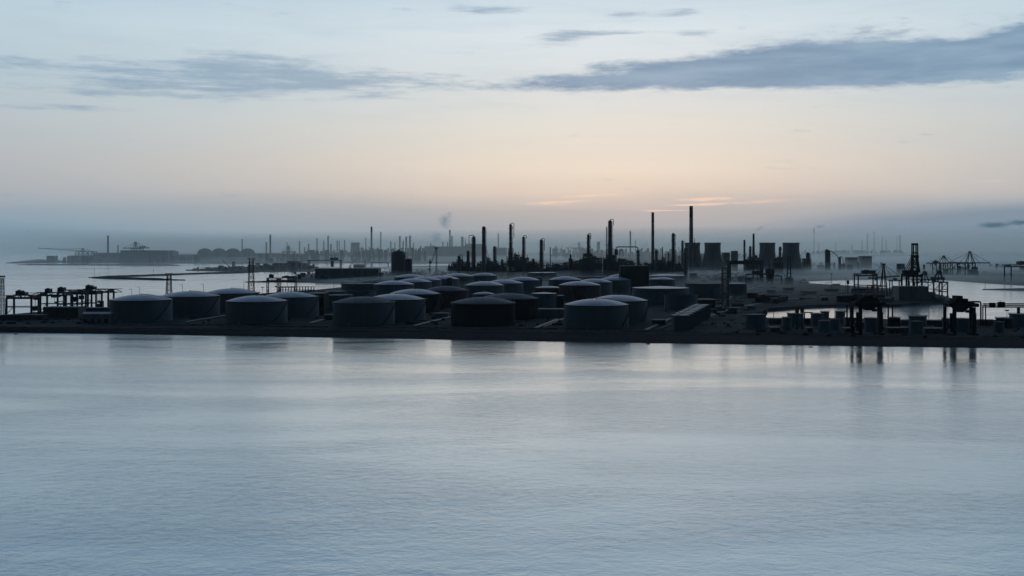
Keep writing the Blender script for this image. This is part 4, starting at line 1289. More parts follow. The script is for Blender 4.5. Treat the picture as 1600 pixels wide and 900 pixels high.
column(1066.3, 3.8, 375.5, 'grey column left of the first cooling tower', plats=3, base=426)
column(1071, 4.6, 387, 'dark column standing just in front of the first cooling tower', plats=6, base=440, fuzzy=True)
column(717.2, 5.5, 399.5, 'squat column with a bent pipe at the left edge of the refinery', plats=1, loop=5, side=1, pipe_to=408)
column(1172.3, 4.0, 384.5, 'squat column left of the smoking stack', plats=3, fuzzy=True, base=427)
column(1218.8, 4.0, 385, 'shaggy column between the two right cooling towers', plats=4, fuzzy=True, base=427)
column(1262.5, 6.5, 394.5, 'short thick column right of the rightmost cooling tower', plats=3, base=424, fuzzy=True)
column(784.5, 3.6, 405, 'stub column left of the flared lattice foot', plats=2, fuzzy=True)

def stack(px, w, base, top, label, group, taper=0.85, ring=True, z=G, m='concrete', name='chimney', band=True, cat='chimney', lo=2):
    s = Spot(px, base, z)
    R = w/2*s.m; h = s.z(top)
    t = thing(name, label, cat, s.p, group)
    prof = [(R, 0), (R*(1+taper)/2, h/2), (R*taper, h-0.01*h)]
    k = 0.84 if band else 1.0
    rk = R*(1+(taper-1)*k)
    M().lathe([(R, 0), (rk, h*k)], 20).build('shaft', m, t, smooth=True)
    if band: M().lathe([(rk+0.02*R, h*k), (R*taper+.02*R, h)], 20).build('top_band', 'black_paint', t, smooth=True)
    M().lathe([(R*taper*0.75, h-1), (R*taper+0.5, h-1), (R*taper+0.5, h+0.4), (R*taper*0.75, h+0.4)], 16, close=True).build('rim', 'dark_steel', t)
    if ring:
        for f in (0.35, 0.66)[:lo]:
            r = R*(1+(taper-1)*f)
            M().lathe([(r, h*f), (r+0.8, h*f), (r+0.8, h*f+1.0), (r, h*f+1.0)], 16, close=True).build('gallery', 'dark_steel', t)
    return t
CH = 'tall chimneys of the refinery'
stack(1020, 5.2, 429, 332, 'tall chimney with a black top, left of the tallest chimney', CH, taper=0.78)
stack(1080, 7.2, 426, 322, 'tallest chimney in the picture, rising behind the first cooling tower', CH, taper=0.74)
stack(1163.2, 3.2, 426, 375, 'slim dark stack between the cooling tower pairs', CH, taper=0.95, m='dark_steel')
stack(1177.5, 4.6, 426, 365, 'stack giving off a thin dark smoke trail', CH, taper=0.62, m='dark_steel')
stack(859.8, 1.5, 430, 386.5, 'very thin stack alone right of the column with the curved side pipe', CH, taper=0.95, m='dark_steel', ring=False)
stack(891.5, 3.0, 431, 397.5, 'short stub stack left of the broad pyramid of decks', CH, taper=0.95, m='dark_steel', ring=False)
stack(1035, 1.4, 430, 386, 'thin stack with a wider top between the two tall chimneys', CH, taper=0.95, m='dark_steel', ring=False)
stack(1044.5, 1.6, 429, 394, 'short thin stack left of the tall shaggy column', CH, taper=0.95, m='dark_steel', ring=False)
stack(1085.5, 0.9, 425, 372, 'needle mast right beside the tallest chimney over the cooling tower', CH, taper=0.9, m='dark_steel', ring=False, band=False)

def cooling_tower(px, wtop, wbase, base, top, label, z=G, group='hourglass cooling towers', m='concrete'):
    s = Spot(px, base, z)
    h = s.z(top); rt = wtop/2*s.m; rb = wbase/2*s.m
    t = thing('cooling_tower', label, 'cooling tower', s.p, group)
    th = rt*0.965; zt = h*0.82
    c = zt/math.sqrt((rb/th)**2-1)
    out = []
    n = 26
    for i in range(n+1):
        z_ = 6+(h-6)*i/n
        if z_ < zt: r = th*math.sqrt(1+((z_-zt)/c)**2)
        else: r = th+(rt-th)*((z_-zt)/(h-zt))**1.5
        out.append((r, z_))
    inn = [(r-0.8, z_) for r, z_ in reversed(out)]
    M().lathe(out+inn, 48, close=True).build('shell', m, t, smooth=True)
    M().lathe([(rt+0.05, h-1.6), (rt+0.9, h-1.6), (rt+0.9, h+0.4), (rt+0.05, h+0.4)], 48, close=True).build('rim', 'dark_steel', t)
    b = M()
    r6 = out[0][0]
    for k in range(36):
        a = 2*PI*k/36
        for d in (-0.07, 0.07):
            b.bar((rb*1.02*math.cos(a+d), rb*1.02*math.sin(a+d), 0), (r6*math.cos(a), r6*math.sin(a), 6.2), 0.8)
    b.build('inlet_columns', 'concrete', t)
    M().cyl(0, 0, 0, 1.2, rb*1.05, rb*1.05, 40).build('basin', 'concrete', t)
    return t
cooling_tower(1082, 24, 40, 424, 379.3, 'leftmost cooling tower, with the tallest chimney rising behind it')
cooling_tower(1113.5, 25.5, 43, 424.5, 379.3, 'darker cooling tower second from the left, alone against the sky')
cooling_tower(1199, 24.5, 38, 424, 379.3, 'cooling tower third from the left, right of the smoking stack')
cooling_tower(1236, 26, 43, 425, 379.3, 'rightmost of the four cooling towers')

# process units: steel frames full of drums, exchangers and pipes
def unit(px0, px1, top, base, label, seed, steel='dark_steel', depth=30, group='process units at the foot of the columns', dense=1.0, z=G):
    rnd = random.Random(seed)
    s = Spot((px0+px1)/2, base, z)
    t = thing('process_unit', label, 'process unit', s.p, group)
    x0, x1, h = s.x(px0), s.x(px1), s.z(top)
    nb = max(2, int((x1-x0)/9))
    hs = [h*rnd.uniform(0.74, 1.02) for _ in range(nb)]
    hs[rnd.randrange(nb)] = h
    for i in range(nb):
        xa, xb = x0+(x1-x0)*i/nb, x0+(x1-x0)*(i+1)/nb
        fr = M(); hh = hs[i]; nf = max(2, int(hh/7))
        for x in (xa+.5, xb-.5):
            for y in (0, depth*.5, depth): fr.bar((x, y, 0), (x, y, hh), 0.9)
        for k in range(1, nf+1):
            zz = hh*k/nf
            fr.box((xa+xb)/2, depth/2, zz, xb-xa, depth, 0.7)
            if rnd.random() < 0.5: fr.bar((xa, 0, zz-hh/nf), (xb, 0, zz), 0.5)
        fr.build('frame', steel, t)
        v = M()
        v.box((xa+xb)/2, depth*.55, hh*0.36, (xb-xa)*0.96, depth*.7, hh*0.72)
        for k in range(nf):
            zz = hh*(k+0.5)/nf
            if rnd.random() < 0.96*dense:
                if k > nf*0.5 and rnd.random() < 0.5: v.hcyl((xa+1, rnd.uniform(3, depth-3), zz), (xb-1, rnd.uniform(3, depth-3), zz), hh/nf*0.36, 8)
                else: v.box((xa+xb)/2+rnd.uniform(-1, 1), depth*rnd.uniform(.3, .6), zz-0.3, (xb-xa)*rnd.uniform(.75, 1.0), depth*.6, hh/nf*0.92)
        if rnd.random() < 0.7: v.cyl((xa+xb)/2, depth*.3, hh, hh+rnd.uniform(3, 9), 0.9, 0.7, 8)
        if rnd.random() < 0.5: v.cyl(xa+2, depth*.3, hh, hh+rnd.uniform(2, 6), 1.8, 1.5, 8)
        if v.v: tag(v.build('vessel', steel, t), kind='stuff')
    pp = M()
    for k in range(3):
        zz = h*rnd.uniform(.25, .6)
        pp.hcyl((x0-6, -2-k, zz), (x1+6, -2-k, zz), 0.5, 6)
    pp.build('pipe', steel, t)
    return t
unit(700, 713, 412, 429, 'low process unit at the left end of the refinery, with pipe bridges', 1)
unit(713, 728, 405.5, 431, 'process unit under the squat column with the bent pipe', 2)
unit(728, 751, 410, 432, 'process unit between the slim and the tall left columns', 3)
unit(760, 777, 403, 431, 'process unit right of the tall left column', 4)
unit(777, 792, 412, 431, 'low process unit left of the flared lattice foot', 5)
unit(803, 822, 397, 431, 'high process unit with an open top between the flared foot and the thin column', 6)
unit(822, 840, 402.5, 431, 'process unit between two lonely columns', 7)
unit(840, 858, 411.5, 431, 'low process unit at the foot of the lonely column with the side pipe', 8)
unit(866, 890, 410, 430, 'low process unit sloping up towards the stub stack', 9)
unit(889, 906, 404, 431, 'process unit with the stub stack in it', 10)
unit(905, 929, 402, 432, 'broad stepped process unit around the shaggy platform column', 11)
unit(926, 941, 400.5, 431, 'flat topped process unit right of the broad pyramid of decks', 12)
unit(943, 976, 398, 432, 'dark process unit around the tallest refinery column', 13)
unit(975, 990, 405.5, 430, 'sloping process unit under the long overhead pipe', 14)
unit(988, 1012, 411, 430, 'low process unit behind the square dark block', 15)
unit(1022, 1040, 402.5, 430, 'process unit right of the first chimney', 16)
unit(1038, 1058, 408, 430, 'process unit around the foot of the tall shaggy column', 17)
unit(1166, 1188, 399, 427, 'process unit at the foot of the smoking stack', 18)
unit(1210, 1224, 402, 428, 'low process unit between the two right cooling towers', 19)
unit(858, 868, 413, 430, 'lowest process unit, under the very thin stack', 21)
unit(750, 761, 408, 431, 'narrow process unit at the foot of the tall left column', 22)
unit(1010, 1023, 412, 430, 'low process unit at the foot of the first chimney', 23)
unit(1056, 1070, 412, 430, 'low process unit before the leftmost cooling tower', 24)
unit(1255, 1268, 404, 424, 'process unit below the short thick column', 20)
def overhead_pipe():
    s = Spot(980, 432)
    t = thing('overhead_pipe', 'long thick pipe bridge over the roofs right of the tallest refinery column', 'pipe', s.p)
    z_ = s.z(385.8)
    M().tube([(s.x(962.5), 0, s.z(398)), (s.x(962.5), 0, s.z(389)), (s.x(963.2), 0, s.z(387)), (s.x(965.2), 0, z_), (s.x(994), 0, z_), (s.x(996.2), 0, s.z(387)), (s.x(997), 0, s.z(389.5)), (s.x(997), 0, s.z(412))], 1.6, 10).build('pipe', 'dark_steel', t, smooth=True)
    M().tube([(s.x(968.5), 0, s.z(400)), (s.x(968.5), 0, s.z(392)), (s.x(969.5), 0, s.z(390.6)), (s.x(972.5), 0, s.z(390.6)), (s.x(973.5), 0, s.z(392)), (s.x(973.5), 0, s.z(400))], 1.2, 8).build('small_loop', 'dark_steel', t)
    M().box(s.x(963), 0, s.z(394), 5.0*s.m, 10, 9*s.m).build('header_box', 'dark_steel', t)
overhead_pipe()
def arched_duct():
    s = Spot(1300, 424)
    t = thing('arched_duct', 'square column with a long curved duct bending down to its right, in the right mist', 'duct', s.p)
    M().box(s.x(1293.2), 0, s.z(407)/1.0, 7*s.m, 14, s.z(391)-s.z(423)).build('tower', 'dark_steel', t)
    M().box(s.x(1292), 0, s.z(390.4), 3.4*s.m, 8, 2*s.m).build('head', 'dark_steel', t)
    pts = [(1296, 391.6), (1300, 393), (1304, 395.5), (1307.5, 399), (1310, 403), (1310.6, 410), (1310.6, 423)]
    M().tube([(s.x(a), 0, s.z(b)) for a, b in pts], 1.5, 8).build('duct', 'dark_steel', t, smooth=True)
    M().tube([(s.x(a), 0, s.z(b)) for a, b in [(1314, 400.5), (1316, 402), (1317.4, 405), (1317.8, 422)]], 1.2, 8).build('side_duct', 'dark_steel', t, smooth=True)
    M().box(s.x(1312.5), 0, s.z(412), 2.4*s.m, 8, 22*s.m).build('column', 'dark_steel', t)
arched_duct()
RB = 'square blocks standing in the right mist'
block(1325.5, 1340.5, 421, 402, 50, 'left of two square grey blocks standing in the mist at the right', m='sheet_metal', group=RB, ribs=4)
block(1347, 1362.5, 421, 400, 50, 'right and taller of two square grey blocks standing in the mist', m='sheet_metal', group=RB, ribs=4)
block(1131, 1140.5, 423, 394.5, 40, 'pale block with a flat top right of the second cooling tower', m='concrete', group=None)
block(1145, 1153, 423, 392, 40, 'narrow pale block left of the slim dark stack', m='concrete', group=None)
block(868, 945, 441, 433, 40, 'long low roof between the tank farm and the refinery', m='dark_steel', ribs=14, group=None)
block(1079, 1089, 438, 427, 26, 'small dark hut behind the broad flat tank', m='dark_steel')
block(1153, 1164, 441, 432, 20, 'small grey box among the pipes left of the hopper silo', m='sheet_metal')
block(1164, 1176, 444, 433.5, 20, 'wide grey box left of the hopper silo', m='sheet_metal')
block(870.5, 876, 455, 432, 8, 'slim pale silo like tower standing between the domed tanks', m='pale_paint', name='service_tower')
block(699, 706, 460, 434, 14, 'small dark tower behind the rust dark domed tank', m='rust_paint', name='service_tower')
block(838.5, 847, 452, 434, 20, 'tall pale box between two domed tanks of the second rows', m='pale_paint', name='service_tower')

# low clutter of the plant: sheds, drums and pipes nobody could count
def clutter(name, zones, label, seed, m='dark_steel'):
    rnd = random.Random(seed)
    b = M()
    for (px0, px1, r0, r1, n, smin, smax, hmax) in zones:
        for _ in range(n):
            px = rnd.uniform(px0, px1); row = rnd.uniform(r0, r1)
            p = P(px, row, G)
            if any(math.hypot(p.x-a, p.y-c) < r+12 for a, c, r, l in TANKS): continue
            w = rnd.uniform(smin, smax); h = rnd.uniform(0.25, 1)*hmax
            k = rnd.random()
            if k < 0.5: b.box(p.x, p.y, G-0.2+h/2, w, w*rnd.uniform(.5, 1.4), h, rnd.choice((0, 0, 0.2, -0.3)))
            elif k < 0.75: b.cyl(p.x, p.y, G-0.2, G+h*1.2, w*0.35, w*0.35, 10)
            elif k < 0.9: b.hcyl((p.x-w, p.y, G+w*.25), (p.x+w, p.y+rnd.uniform(-4, 4), G+w*.25), w*.22, 8)
            else: b.bar((p.x, p.y, G-.2), (p.x, p.y, G+h*2.2), 0.6)
    return tag(b.build(name, m), label, kind='stuff')
clutter('plant_clutter', [(600, 1060, 424, 432, 260, 5, 16, 12), (1060, 1180, 426, 438, 90, 5, 14, 9), (700, 1060, 415, 424, 160, 8, 26, 22), (1100, 1240, 428, 440, 90, 4, 13, 8)], 'low dark clutter of sheds, drums and pipes around the refinery', 11, 'rock')
clutter('yard_clutter', [(1110, 1420, 446, 474, 60, 6, 26, 1.6), (1060, 1170, 470, 495, 30, 3, 9, 2.5), (480, 560, 470, 500, 40, 2, 6, 3.5), (180, 480, 485, 505, 50, 2, 6, 2.5), (640, 720, 480, 508, 40, 2, 6, 3), (800, 890, 485, 510, 30, 2, 6, 3), (570, 1000, 446, 470, 60, 3, 8, 5)],
        'scattered low boxes, drums and pipes on the ground of the yards', 12, 'rock')
clutter('strip_clutter', [(1110, 1600, 500, 522, 120, 1.5, 5, 2.0), (0, 170, 496, 507, 40, 1.5, 5, 2.5)], 'small equipment, fences and pipes on the narrow strip at the right', 13, 'rock')

# shrubs along the front bank
def bush(px, row, w, label, seed):
    rnd = random.Random(seed)
    p = P(px, row, G)
    t = thing('bush', label, 'bush', p, 'dark bushes along the front bank')
    b = M()
    R = w/2*p.y/F
    for _ in range(260):
        a = rnd.uniform(0, 2*PI); e = rnd.uniform(0, 1)**.7; r = R*rnd.uniform(.3, 1)
        x, y, z = r*math.cos(a)*e, r*math.sin(a)*e, 0.4+R*0.75*rnd.random()*(1-0.55*e)
        q = Vector((x, y, z)); d1 = Vector((rnd.uniform(-1, 1), rnd.uniform(-1, 1), rnd.uniform(-1, 1)))*.45
        d2 = Vector((rnd.uniform(-1, 1), rnd.uniform(-1, 1), rnd.uniform(-1, 1)))*.45
        b.add([q-d1, q+d2, q+d1, q-d2], [(0, 1, 2, 3)])
    b.build('foliage', 'foliage', t)
    st = M()
    for _ in range(4): st.bar((0, 0, -0.1), (rnd.uniform(-R, R)*.5, rnd.uniform(-R, R)*.5, R*.5), 0.2)
    st.build('stem', 'rock', t)
for i, (px, row, w, lab) in enumerate([(1151, 522, 13, 'dark bush on the bank left of the widest small tank'), (1184, 524, 8, 'small dark bush below the widest small tank'),
        (1222, 523, 15, 'widest dark bush, below the narrow small tank'), (1259, 525, 13, 'dark bush below the little square steel frame'),
        (1295, 526, 9, 'dark bush below the slim raised tank'), (1334, 526, 10, 'dark bush at the left foot of the first black unloader'),
        (1414, 526, 12, 'dark bush left of the tank midway between the unloaders'), (1446, 528, 9, 'small dark bush right of the tank midway between the unloaders'),
        (1555, 528, 12, 'dark bush below the conveyor at the right'), (1597, 529, 8, 'dark bush cut by the right edge')]):
    bush(px, row, w, lab, 40+i)
# small boats
for px, row, lab in ((24.5, 522.3, 'small dark boat on the water near the left end of the shore'), (1013, 537.6, 'small dark boat close to the shore right of the rightmost front tank'),
                     (1267, 542.3, 'small dark boat close to the shore left of the first black unloader')):
    p = P(px, row, 0)
    t = thing('rowing_boat', lab, 'boat', p, 'small dark boats')
    b = M()
    L_ = 3.4
    sec = [(-L_/2, .55, .1), (-L_/4, .75, 0), (L_/6, .72, 0), (L_/2, .05, .25)]
    for x, hw, dz_ in sec:
        for y, z in ((-hw, .55+dz_), (-hw*.6, -.15), (hw*.6, -.15), (hw, .55+dz_)): b.v.append((x, y, z))
    for i in range(3):
        for j in range(3): b.f.append((i*4+j, (i+1)*4+j, (i+1)*4+j+1, i*4+j+1))
    b.f.append((0, 1, 2, 3)); b.f.append((15, 14, 13, 12))
    b.build('hull', 'boat_paint', t)
    M().box(-.3, 0, .42, .3, 1.2, .06).build('thwart', 'boat_paint', t)
    M().box(-L_/2-.2, 0, .5, .3, .35, .9).build('outboard_motor', 'boat_paint', t)

# roads and low sheds on the right hand land
def road(pts, w, label, name='road', m='concrete', lift=0.06):
    b = M(); path = []
    for (a, r0), (c, r1) in zip(pts, pts[1:]):
        p, q = P(a, r0), P(c, r1)
        for k in range(8): path.append(p.lerp(q, k/8))
    path.append(P(*pts[-1]))
    n = len(path)
    for i, p in enumerate(path):
        d = (path[min(i+1, n-1)]-path[max(i-1, 0)]).normalized(); s_ = Vector((-d.y, d.x, 0))*w/2
        for o, z in ((s_, -.3), (-s_, -.3), (-s_, lift), (s_, lift)): b.v.append((p.x+o.x, p.y+o.y, G+z))
    for i in range(n-1):
        for j in range(4):
            b.f.append((i*4+j, (i+1)*4+j, (i+1)*4+(j+1) % 4, i*4+(j+1) % 4))
    b.f.append((3, 2, 1, 0)); b.f.append(tuple((n-1)*4+j for j in range(4)))
    return tag(b.build(name, m), label, kind='structure')
road([(1090, 500), (1120, 489), (1160, 478), (1220, 468), (1300, 462), (1380, 464), (1440, 467)], 9, 'pale curved service road across the right hand land')
road([(1120, 489), (1135, 470), (1150, 456), (1190, 447), (1240, 445)], 7, 'pale branch road past the lattice tower', lift=0.10)
RS = 'low sheds on the right hand land'
for a, c, bs, tp_, mm, lab in ((1168, 1184, 466, 457.5, 'rust_paint', 'reddish dark shed on the right hand land behind the lattice tower'), (1188, 1195, 469, 460, 'dark_steel', 'narrow dark shed right of the reddish one on the right hand land'),
        (1199, 1212, 459, 453, 'sheet_metal', 'grey shed in the middle of the right hand land'), (1207, 1218, 474, 466, 'rust_paint', 'low reddish shed above the sliver of bright water'),
        (1226, 1240, 455, 449.5, 'dark_steel', 'dark shed near the stout block of the two legged tower'), (1221, 1229, 471, 463.5, 'sheet_metal', 'small pale blue box shed above the bright channel'),
        (1252, 1276, 460, 455, 'sheet_metal', 'long low grey shed on the right hand land'), (1284, 1294, 470, 464.5, 'dark_steel', 'small dark shed near the channel edge'),
        (1291, 1310, 456, 451, 'dark_steel', 'dark shed before the double topped post'), (1316, 1336, 466, 461, 'sheet_metal', 'grey shed left of the foot of the quay cranes'),
        (1346, 1366, 472, 466.5, 'dark_steel', 'low dark shed below the broad portal crane'), (1374, 1396, 472, 466, 'sheet_metal', 'low grey shed below the reddish crane'),
        (1303, 1313, 447.5, 443.5, 'dark_steel', 'little dark hut at the far edge of the right hand land'), (1120, 1128, 486, 479, 'dark_steel', 'dark hut at the foot of the tall lattice tower'),
        (1140, 1152, 488, 481, 'rust_paint', 'low rusty shed right of the tall lattice tower'), (1168, 1180, 484, 478, 'sheet_metal', 'low grey shed left of the bright sliver of water'),
        (1021, 1040, 508, 500, 'dark_steel', 'low dark shed behind the pipes right of the rightmost front pair'), (708, 722, 492, 484, 'dark_steel', 'low shed between the rust dark tank and the black pair'),
        (676, 700, 497, 489.5, 'sheet_metal', 'low grey shed behind the pipes left of the central black tank'), (507, 520, 500, 492, 'dark_steel', 'low dark pump house at the left foot of the third front tank')):
    block(a, c, bs, tp_, 14, lab, m=mm, ribs=3, group=RS)
# ================================================================== distant industry
FZ = 3.2
FS = 'distant chimneys fading in the haze'
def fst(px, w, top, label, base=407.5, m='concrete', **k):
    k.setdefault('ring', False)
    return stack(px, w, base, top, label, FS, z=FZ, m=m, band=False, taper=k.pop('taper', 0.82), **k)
fst(168.7, 3.0, 368.2, 'thick far chimney alone at the left, rising behind the headland', base=409, m='black_paint', ring=True)
fst(184.3, 1.9, 382.5, 'short far chimney between the lone left chimney and the far crane', base=409, m='black_paint')
fst(378.2, 1.9, 373.5, 'far chimney rising behind the rightmost of the round store domes', base=408, m='black_paint')
fst(416, 2.3, 378.5, 'far chimney just left of a taller one, right of the store domes', base=408, m='dark_steel')
fst(422.3, 2.9, 366.5, 'tall far chimney right of the store domes', base=408, m='black_paint', ring=True)
fst(448.4, 2.2, 378.5, 'stepped far stack above the hazy far gantry', base=406, taper=.6)
fst(451.5, 2.8, 384, 'stubby far stack touching the stepped far stack', base=406, taper=.8)
fst(468, 2.1, 376.5, 'far stack left of two short stubs', base=406)
fst(476, 2.0, 386.5, 'shortest stub stack in the left far group', base=406)
fst(482.3, 2.6, 381, 'short far stack right of the shortest stub', base=406)
fst(495.3, 2.9, 372, 'far stack leaning against a stepped foot, left of a pair', base=406, taper=.6)
fst(506, 2.8, 376, 'far stack left of the square headed one', base=406, taper=.6)
fst(512.6, 2.8, 368.5, 'far stack with a pale square head', base=406, m='blue_paint')
fst(517, 3.4, 381.5, 'squat grey stack right of the square headed one', base=406)
fst(526.8, 2.2, 375.8, 'left one of a close far pair of stacks', base=406)
fst(530, 1.6, 376.2, 'right and thinner one of a close far pair of stacks', base=406)
fst(538.5, 2.0, 375, 'far stack left of the lone hazy cooling tower', base=406)
fst(571.7, 1.7, 371.5, 'thin far stack right of the lone hazy cooling tower', base=406)
fst(580.5, 3.4, 354.3, 'tallest far chimney of the left skyline', base=407, ring=True)
fst(595, 1.9, 362.5, 'slim far chimney right of the tallest far chimney', base=407)
fst(610.5, 2.6, 377.5, 'short pale stack above the tall dark silo', base=404.5)
fst(617, 2.0, 379.5, 'short pale stack behind the top of the dark silo', base=404.5)
fst(624.7, 3.4, 368.8, 'pale far column left of three others behind the silos', base=404.5, taper=.75)
fst(630, 2.6, 376.3, 'short pale far column second of the four behind the silos', base=404.5)
fst(634.8, 3.2, 369.8, 'pale far column third of the four behind the silos', base=404.5, taper=.85)
fst(640.6, 3.2, 368.0, 'pale far column with a flat top, rightmost tall one behind the silos', base=404.5, taper=.9)
fst(646, 2.2, 379.5, 'small pale stub right of the four far columns', base=404.5)
fst(673, 2.4, 380.5, 'small pale stub left of the slender harbour crane', base=404)
fst(692, 2.2, 377.5, 'small pale stack right of the slender harbour crane', base=404)
fst(703, 3.8, 359.3, 'tall pale far column with a narrow top, under the higher smoke puff', base=404.5, taper=.55, ring=True)
fst(706.3, 2.8, 368.5, 'pale column touching the right side of the tall narrow topped one', base=404.5)
fst(699.3, 2.6, 378, 'low pale column touching the left side of the tall narrow topped one', base=404.5)
fst(722.3, 4.0, 370, 'thick pale far column left of the refinery', base=404.5, taper=.95)
fst(727, 1.6, 373, 'thin pale stack right of the thick pale far column', base=404.5)
fst(778.6, 2.2, 365, 'thin pale far stack between two dark refinery columns', base=404.5, taper=.7)
fst(935, 5.2, 377.8, 'thick pale far tower seen left of the tallest refinery column', base=404.5, taper=.98)
fst(985, 2.6, 361, 'far chimney over the long overhead pipe', base=406, m='dark_steel', taper=.9)
fst(993.2, 1.6, 375, 'thin pale far stack right of the chimney over the long overhead pipe', base=403)
fst(870.5, 1.0, 386.5, 'needle thin far mast between the far crane and the very thin stack', base=404)
fst(878, 1.2, 384.5, 'needle thin far mast left of the hazy far cranes', base=403)
fst(1272, 1.6, 356.5, 'faint thin chimney in the haze above the right mist', base=400, taper=.7)
fst(1279.5, 1.3, 379, 'faint short mast in the right haze', base=400.5)
fst(1306, 1.5, 378, 'faint stub in the right haze left of the lamp topped mast', base=399)
fst(1331.3, 1.5, 383, 'dark topped thin mast above the left square block', base=403)
fst(1347, 1.8, 376, 'faint stub left of the pointed far spires', base=400)
fst(1355.3, 2.4, 364, 'first pointed far spire in the right haze', base=400.5, taper=.45)
fst(1366, 1.6, 361.5, 'second and taller far spire in the right haze', base=401, taper=.6)
fst(1378.5, 2.2, 370, 'third far spire in the right haze, with a low shoulder', base=400, taper=.5)
fst(1384.5, 2.0, 374, 'fourth and lowest far spire in the right haze', base=400, taper=.6)
fst(1401.5, 1.2, 368, 'faint thin chimney left of the last dark one in the right haze', base=400.5)
fst(1406.3, 1.9, 367, 'last dark chimney in the right haze, left of the tallest quay crane', base=402, m='black_paint')
cooling_tower(555, 14, 19, 405.8, 379, 'lone hazy cooling tower among the far stacks on the left', z=FZ, group=None)

# four round stores on the left
for px, lab in ((320, 'leftmost of four round domed stores on the far left shore'), (342, 'second of four round domed stores on the far left shore'),
                (364, 'third of four round domed stores on the far left shore'), (386.5, 'rightmost of four round domed stores, with a chimney at its left shoulder')):
    s = Spot(px, 408.6 if px in (320, 364) else 408.0, FZ)
    R = 11.6*s.m; h = s.z(388)
    t = thing('domed_store', lab, 'domed store', s.p, 'round domed stores on the far left shore')
    hw = h*0.62
    M().cyl(0, 0, -.2, hw, R, R, 40).build('wall', 'dark_steel', t, smooth=True)
    M().lathe([(R*math.cos(a), hw+0.1+(h-hw)*math.sin(a)) for a in (0, .2, .4, .6, .8, 1.0, 1.2, 1.4, 1.55)], 40).build('dome', 'dark_steel', t, smooth=True)
    M().lathe([(R+.3, hw-1.5), (R+2, hw-1.5), (R+2, hw), (R+.3, hw)], 40, close=True).build('ring', 'dark_steel', t)
FBG = 'long low buildings on the distant left shore'
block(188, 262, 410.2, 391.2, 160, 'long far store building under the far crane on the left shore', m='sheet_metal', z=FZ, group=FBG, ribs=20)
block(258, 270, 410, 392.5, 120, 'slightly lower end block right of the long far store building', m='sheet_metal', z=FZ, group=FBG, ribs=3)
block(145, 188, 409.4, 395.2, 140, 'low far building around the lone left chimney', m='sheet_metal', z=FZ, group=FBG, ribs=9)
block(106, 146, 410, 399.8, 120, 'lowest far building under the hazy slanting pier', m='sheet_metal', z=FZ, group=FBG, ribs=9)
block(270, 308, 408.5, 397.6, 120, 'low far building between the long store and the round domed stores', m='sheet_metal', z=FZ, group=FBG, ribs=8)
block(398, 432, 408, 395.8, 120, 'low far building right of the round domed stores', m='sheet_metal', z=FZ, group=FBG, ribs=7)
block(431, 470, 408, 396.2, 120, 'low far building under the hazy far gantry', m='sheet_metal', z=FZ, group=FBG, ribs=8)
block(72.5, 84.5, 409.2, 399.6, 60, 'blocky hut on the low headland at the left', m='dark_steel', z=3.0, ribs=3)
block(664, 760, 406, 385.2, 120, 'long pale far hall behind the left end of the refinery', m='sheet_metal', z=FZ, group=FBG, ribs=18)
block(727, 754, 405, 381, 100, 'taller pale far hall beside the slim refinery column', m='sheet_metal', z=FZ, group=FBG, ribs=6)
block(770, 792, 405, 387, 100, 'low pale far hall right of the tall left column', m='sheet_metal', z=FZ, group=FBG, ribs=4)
# far cranes
FCQ = 'hazy far cranes'
def far_sts(px, base, apex, boom, legs, lrow, label, **k):
    return sts(px, base, apex, boom, legs, label, lrow, group=FCQ, z=FZ, t_leg=k.pop('t_leg', 5.0), boom_t=k.pop('boom_t', 5.0), depth=60, **k)
far_sts(209.3, 409, 378.5, (190, 387.8, 231, 387.3), (205, 209, 219), 388.5, 'far crane with a peaked mast standing over the long far store building', mast_legs=(207.8, 211), house=(215, 225, 384.7, 388))
far_sts(126.5, 408.5, 388.5, (57, 387.8, 147, 393.5), (118, 123, 131, 138, 146), 393.2, 'hazy pier crane with a very long thin slanting boom at the far left', boom_t=3.5, t_leg=4)
far_sts(1480, 430, 400.2, (1453, 411.5, 1500, 411), (1468, 1474, 1481, 1488), 411.5, 'left of two hazy cranes beyond the right channel', mast_legs=(1478, 1484), t_leg=2.4, boom_t=3.0, house=(1464, 1471, 408, 412))
far_sts(1521.3, 430, 393.5, (1488, 410.5, 1553, 411), (1496, 1508, 1520, 1524), 411.5, 'right and larger of two hazy cranes beyond the right channel, with a tall A mast', mast_legs=(1519.8, 1523.5), t_leg=2.6, boom_t=3.2)
gantry(1580, 1625, 441, 413.5, 'dark blue gantry with a heavy beam cut by the right edge of the far shore', FCQ, depth=40, leg=2.6, deck=6.5, z=FZ, ext=(14, 0), house=[(1596, 1612, 408.5)])
far_sts(905, 404, 379.3, (884, 387.6, 912, 387), (896, 905, 910), 388, 'hazy crane with a peaked top between the broad pyramid of decks and the thin stack', mast_legs=(903.5, 906.5))
far_sts(868.5, 403.5, 385.3, (862, 391.3, 882, 391), (866, 871), 391.5, 'small faint crane left of the hazy peaked crane', mast_legs=(867.5, 869.5))
far_sts(449, 407, 385, (439, 393.4, 461, 393.4), (441, 450, 459), 394, 'hazy far gantry crane with slanting stays on the left far shore', mast_legs=(447.5, 450.5))
gantry(1365, 1412, 409, 398.8, 'very faint low gantry in the right haze', FCQ, depth=40, leg=3, deck=5, z=FZ)
gantry(580, 606, 418.5, 410.2, 'pale low gantry frame left of the dark silos', FCQ, depth=30, leg=2.2, deck=3.4, z=2.2)

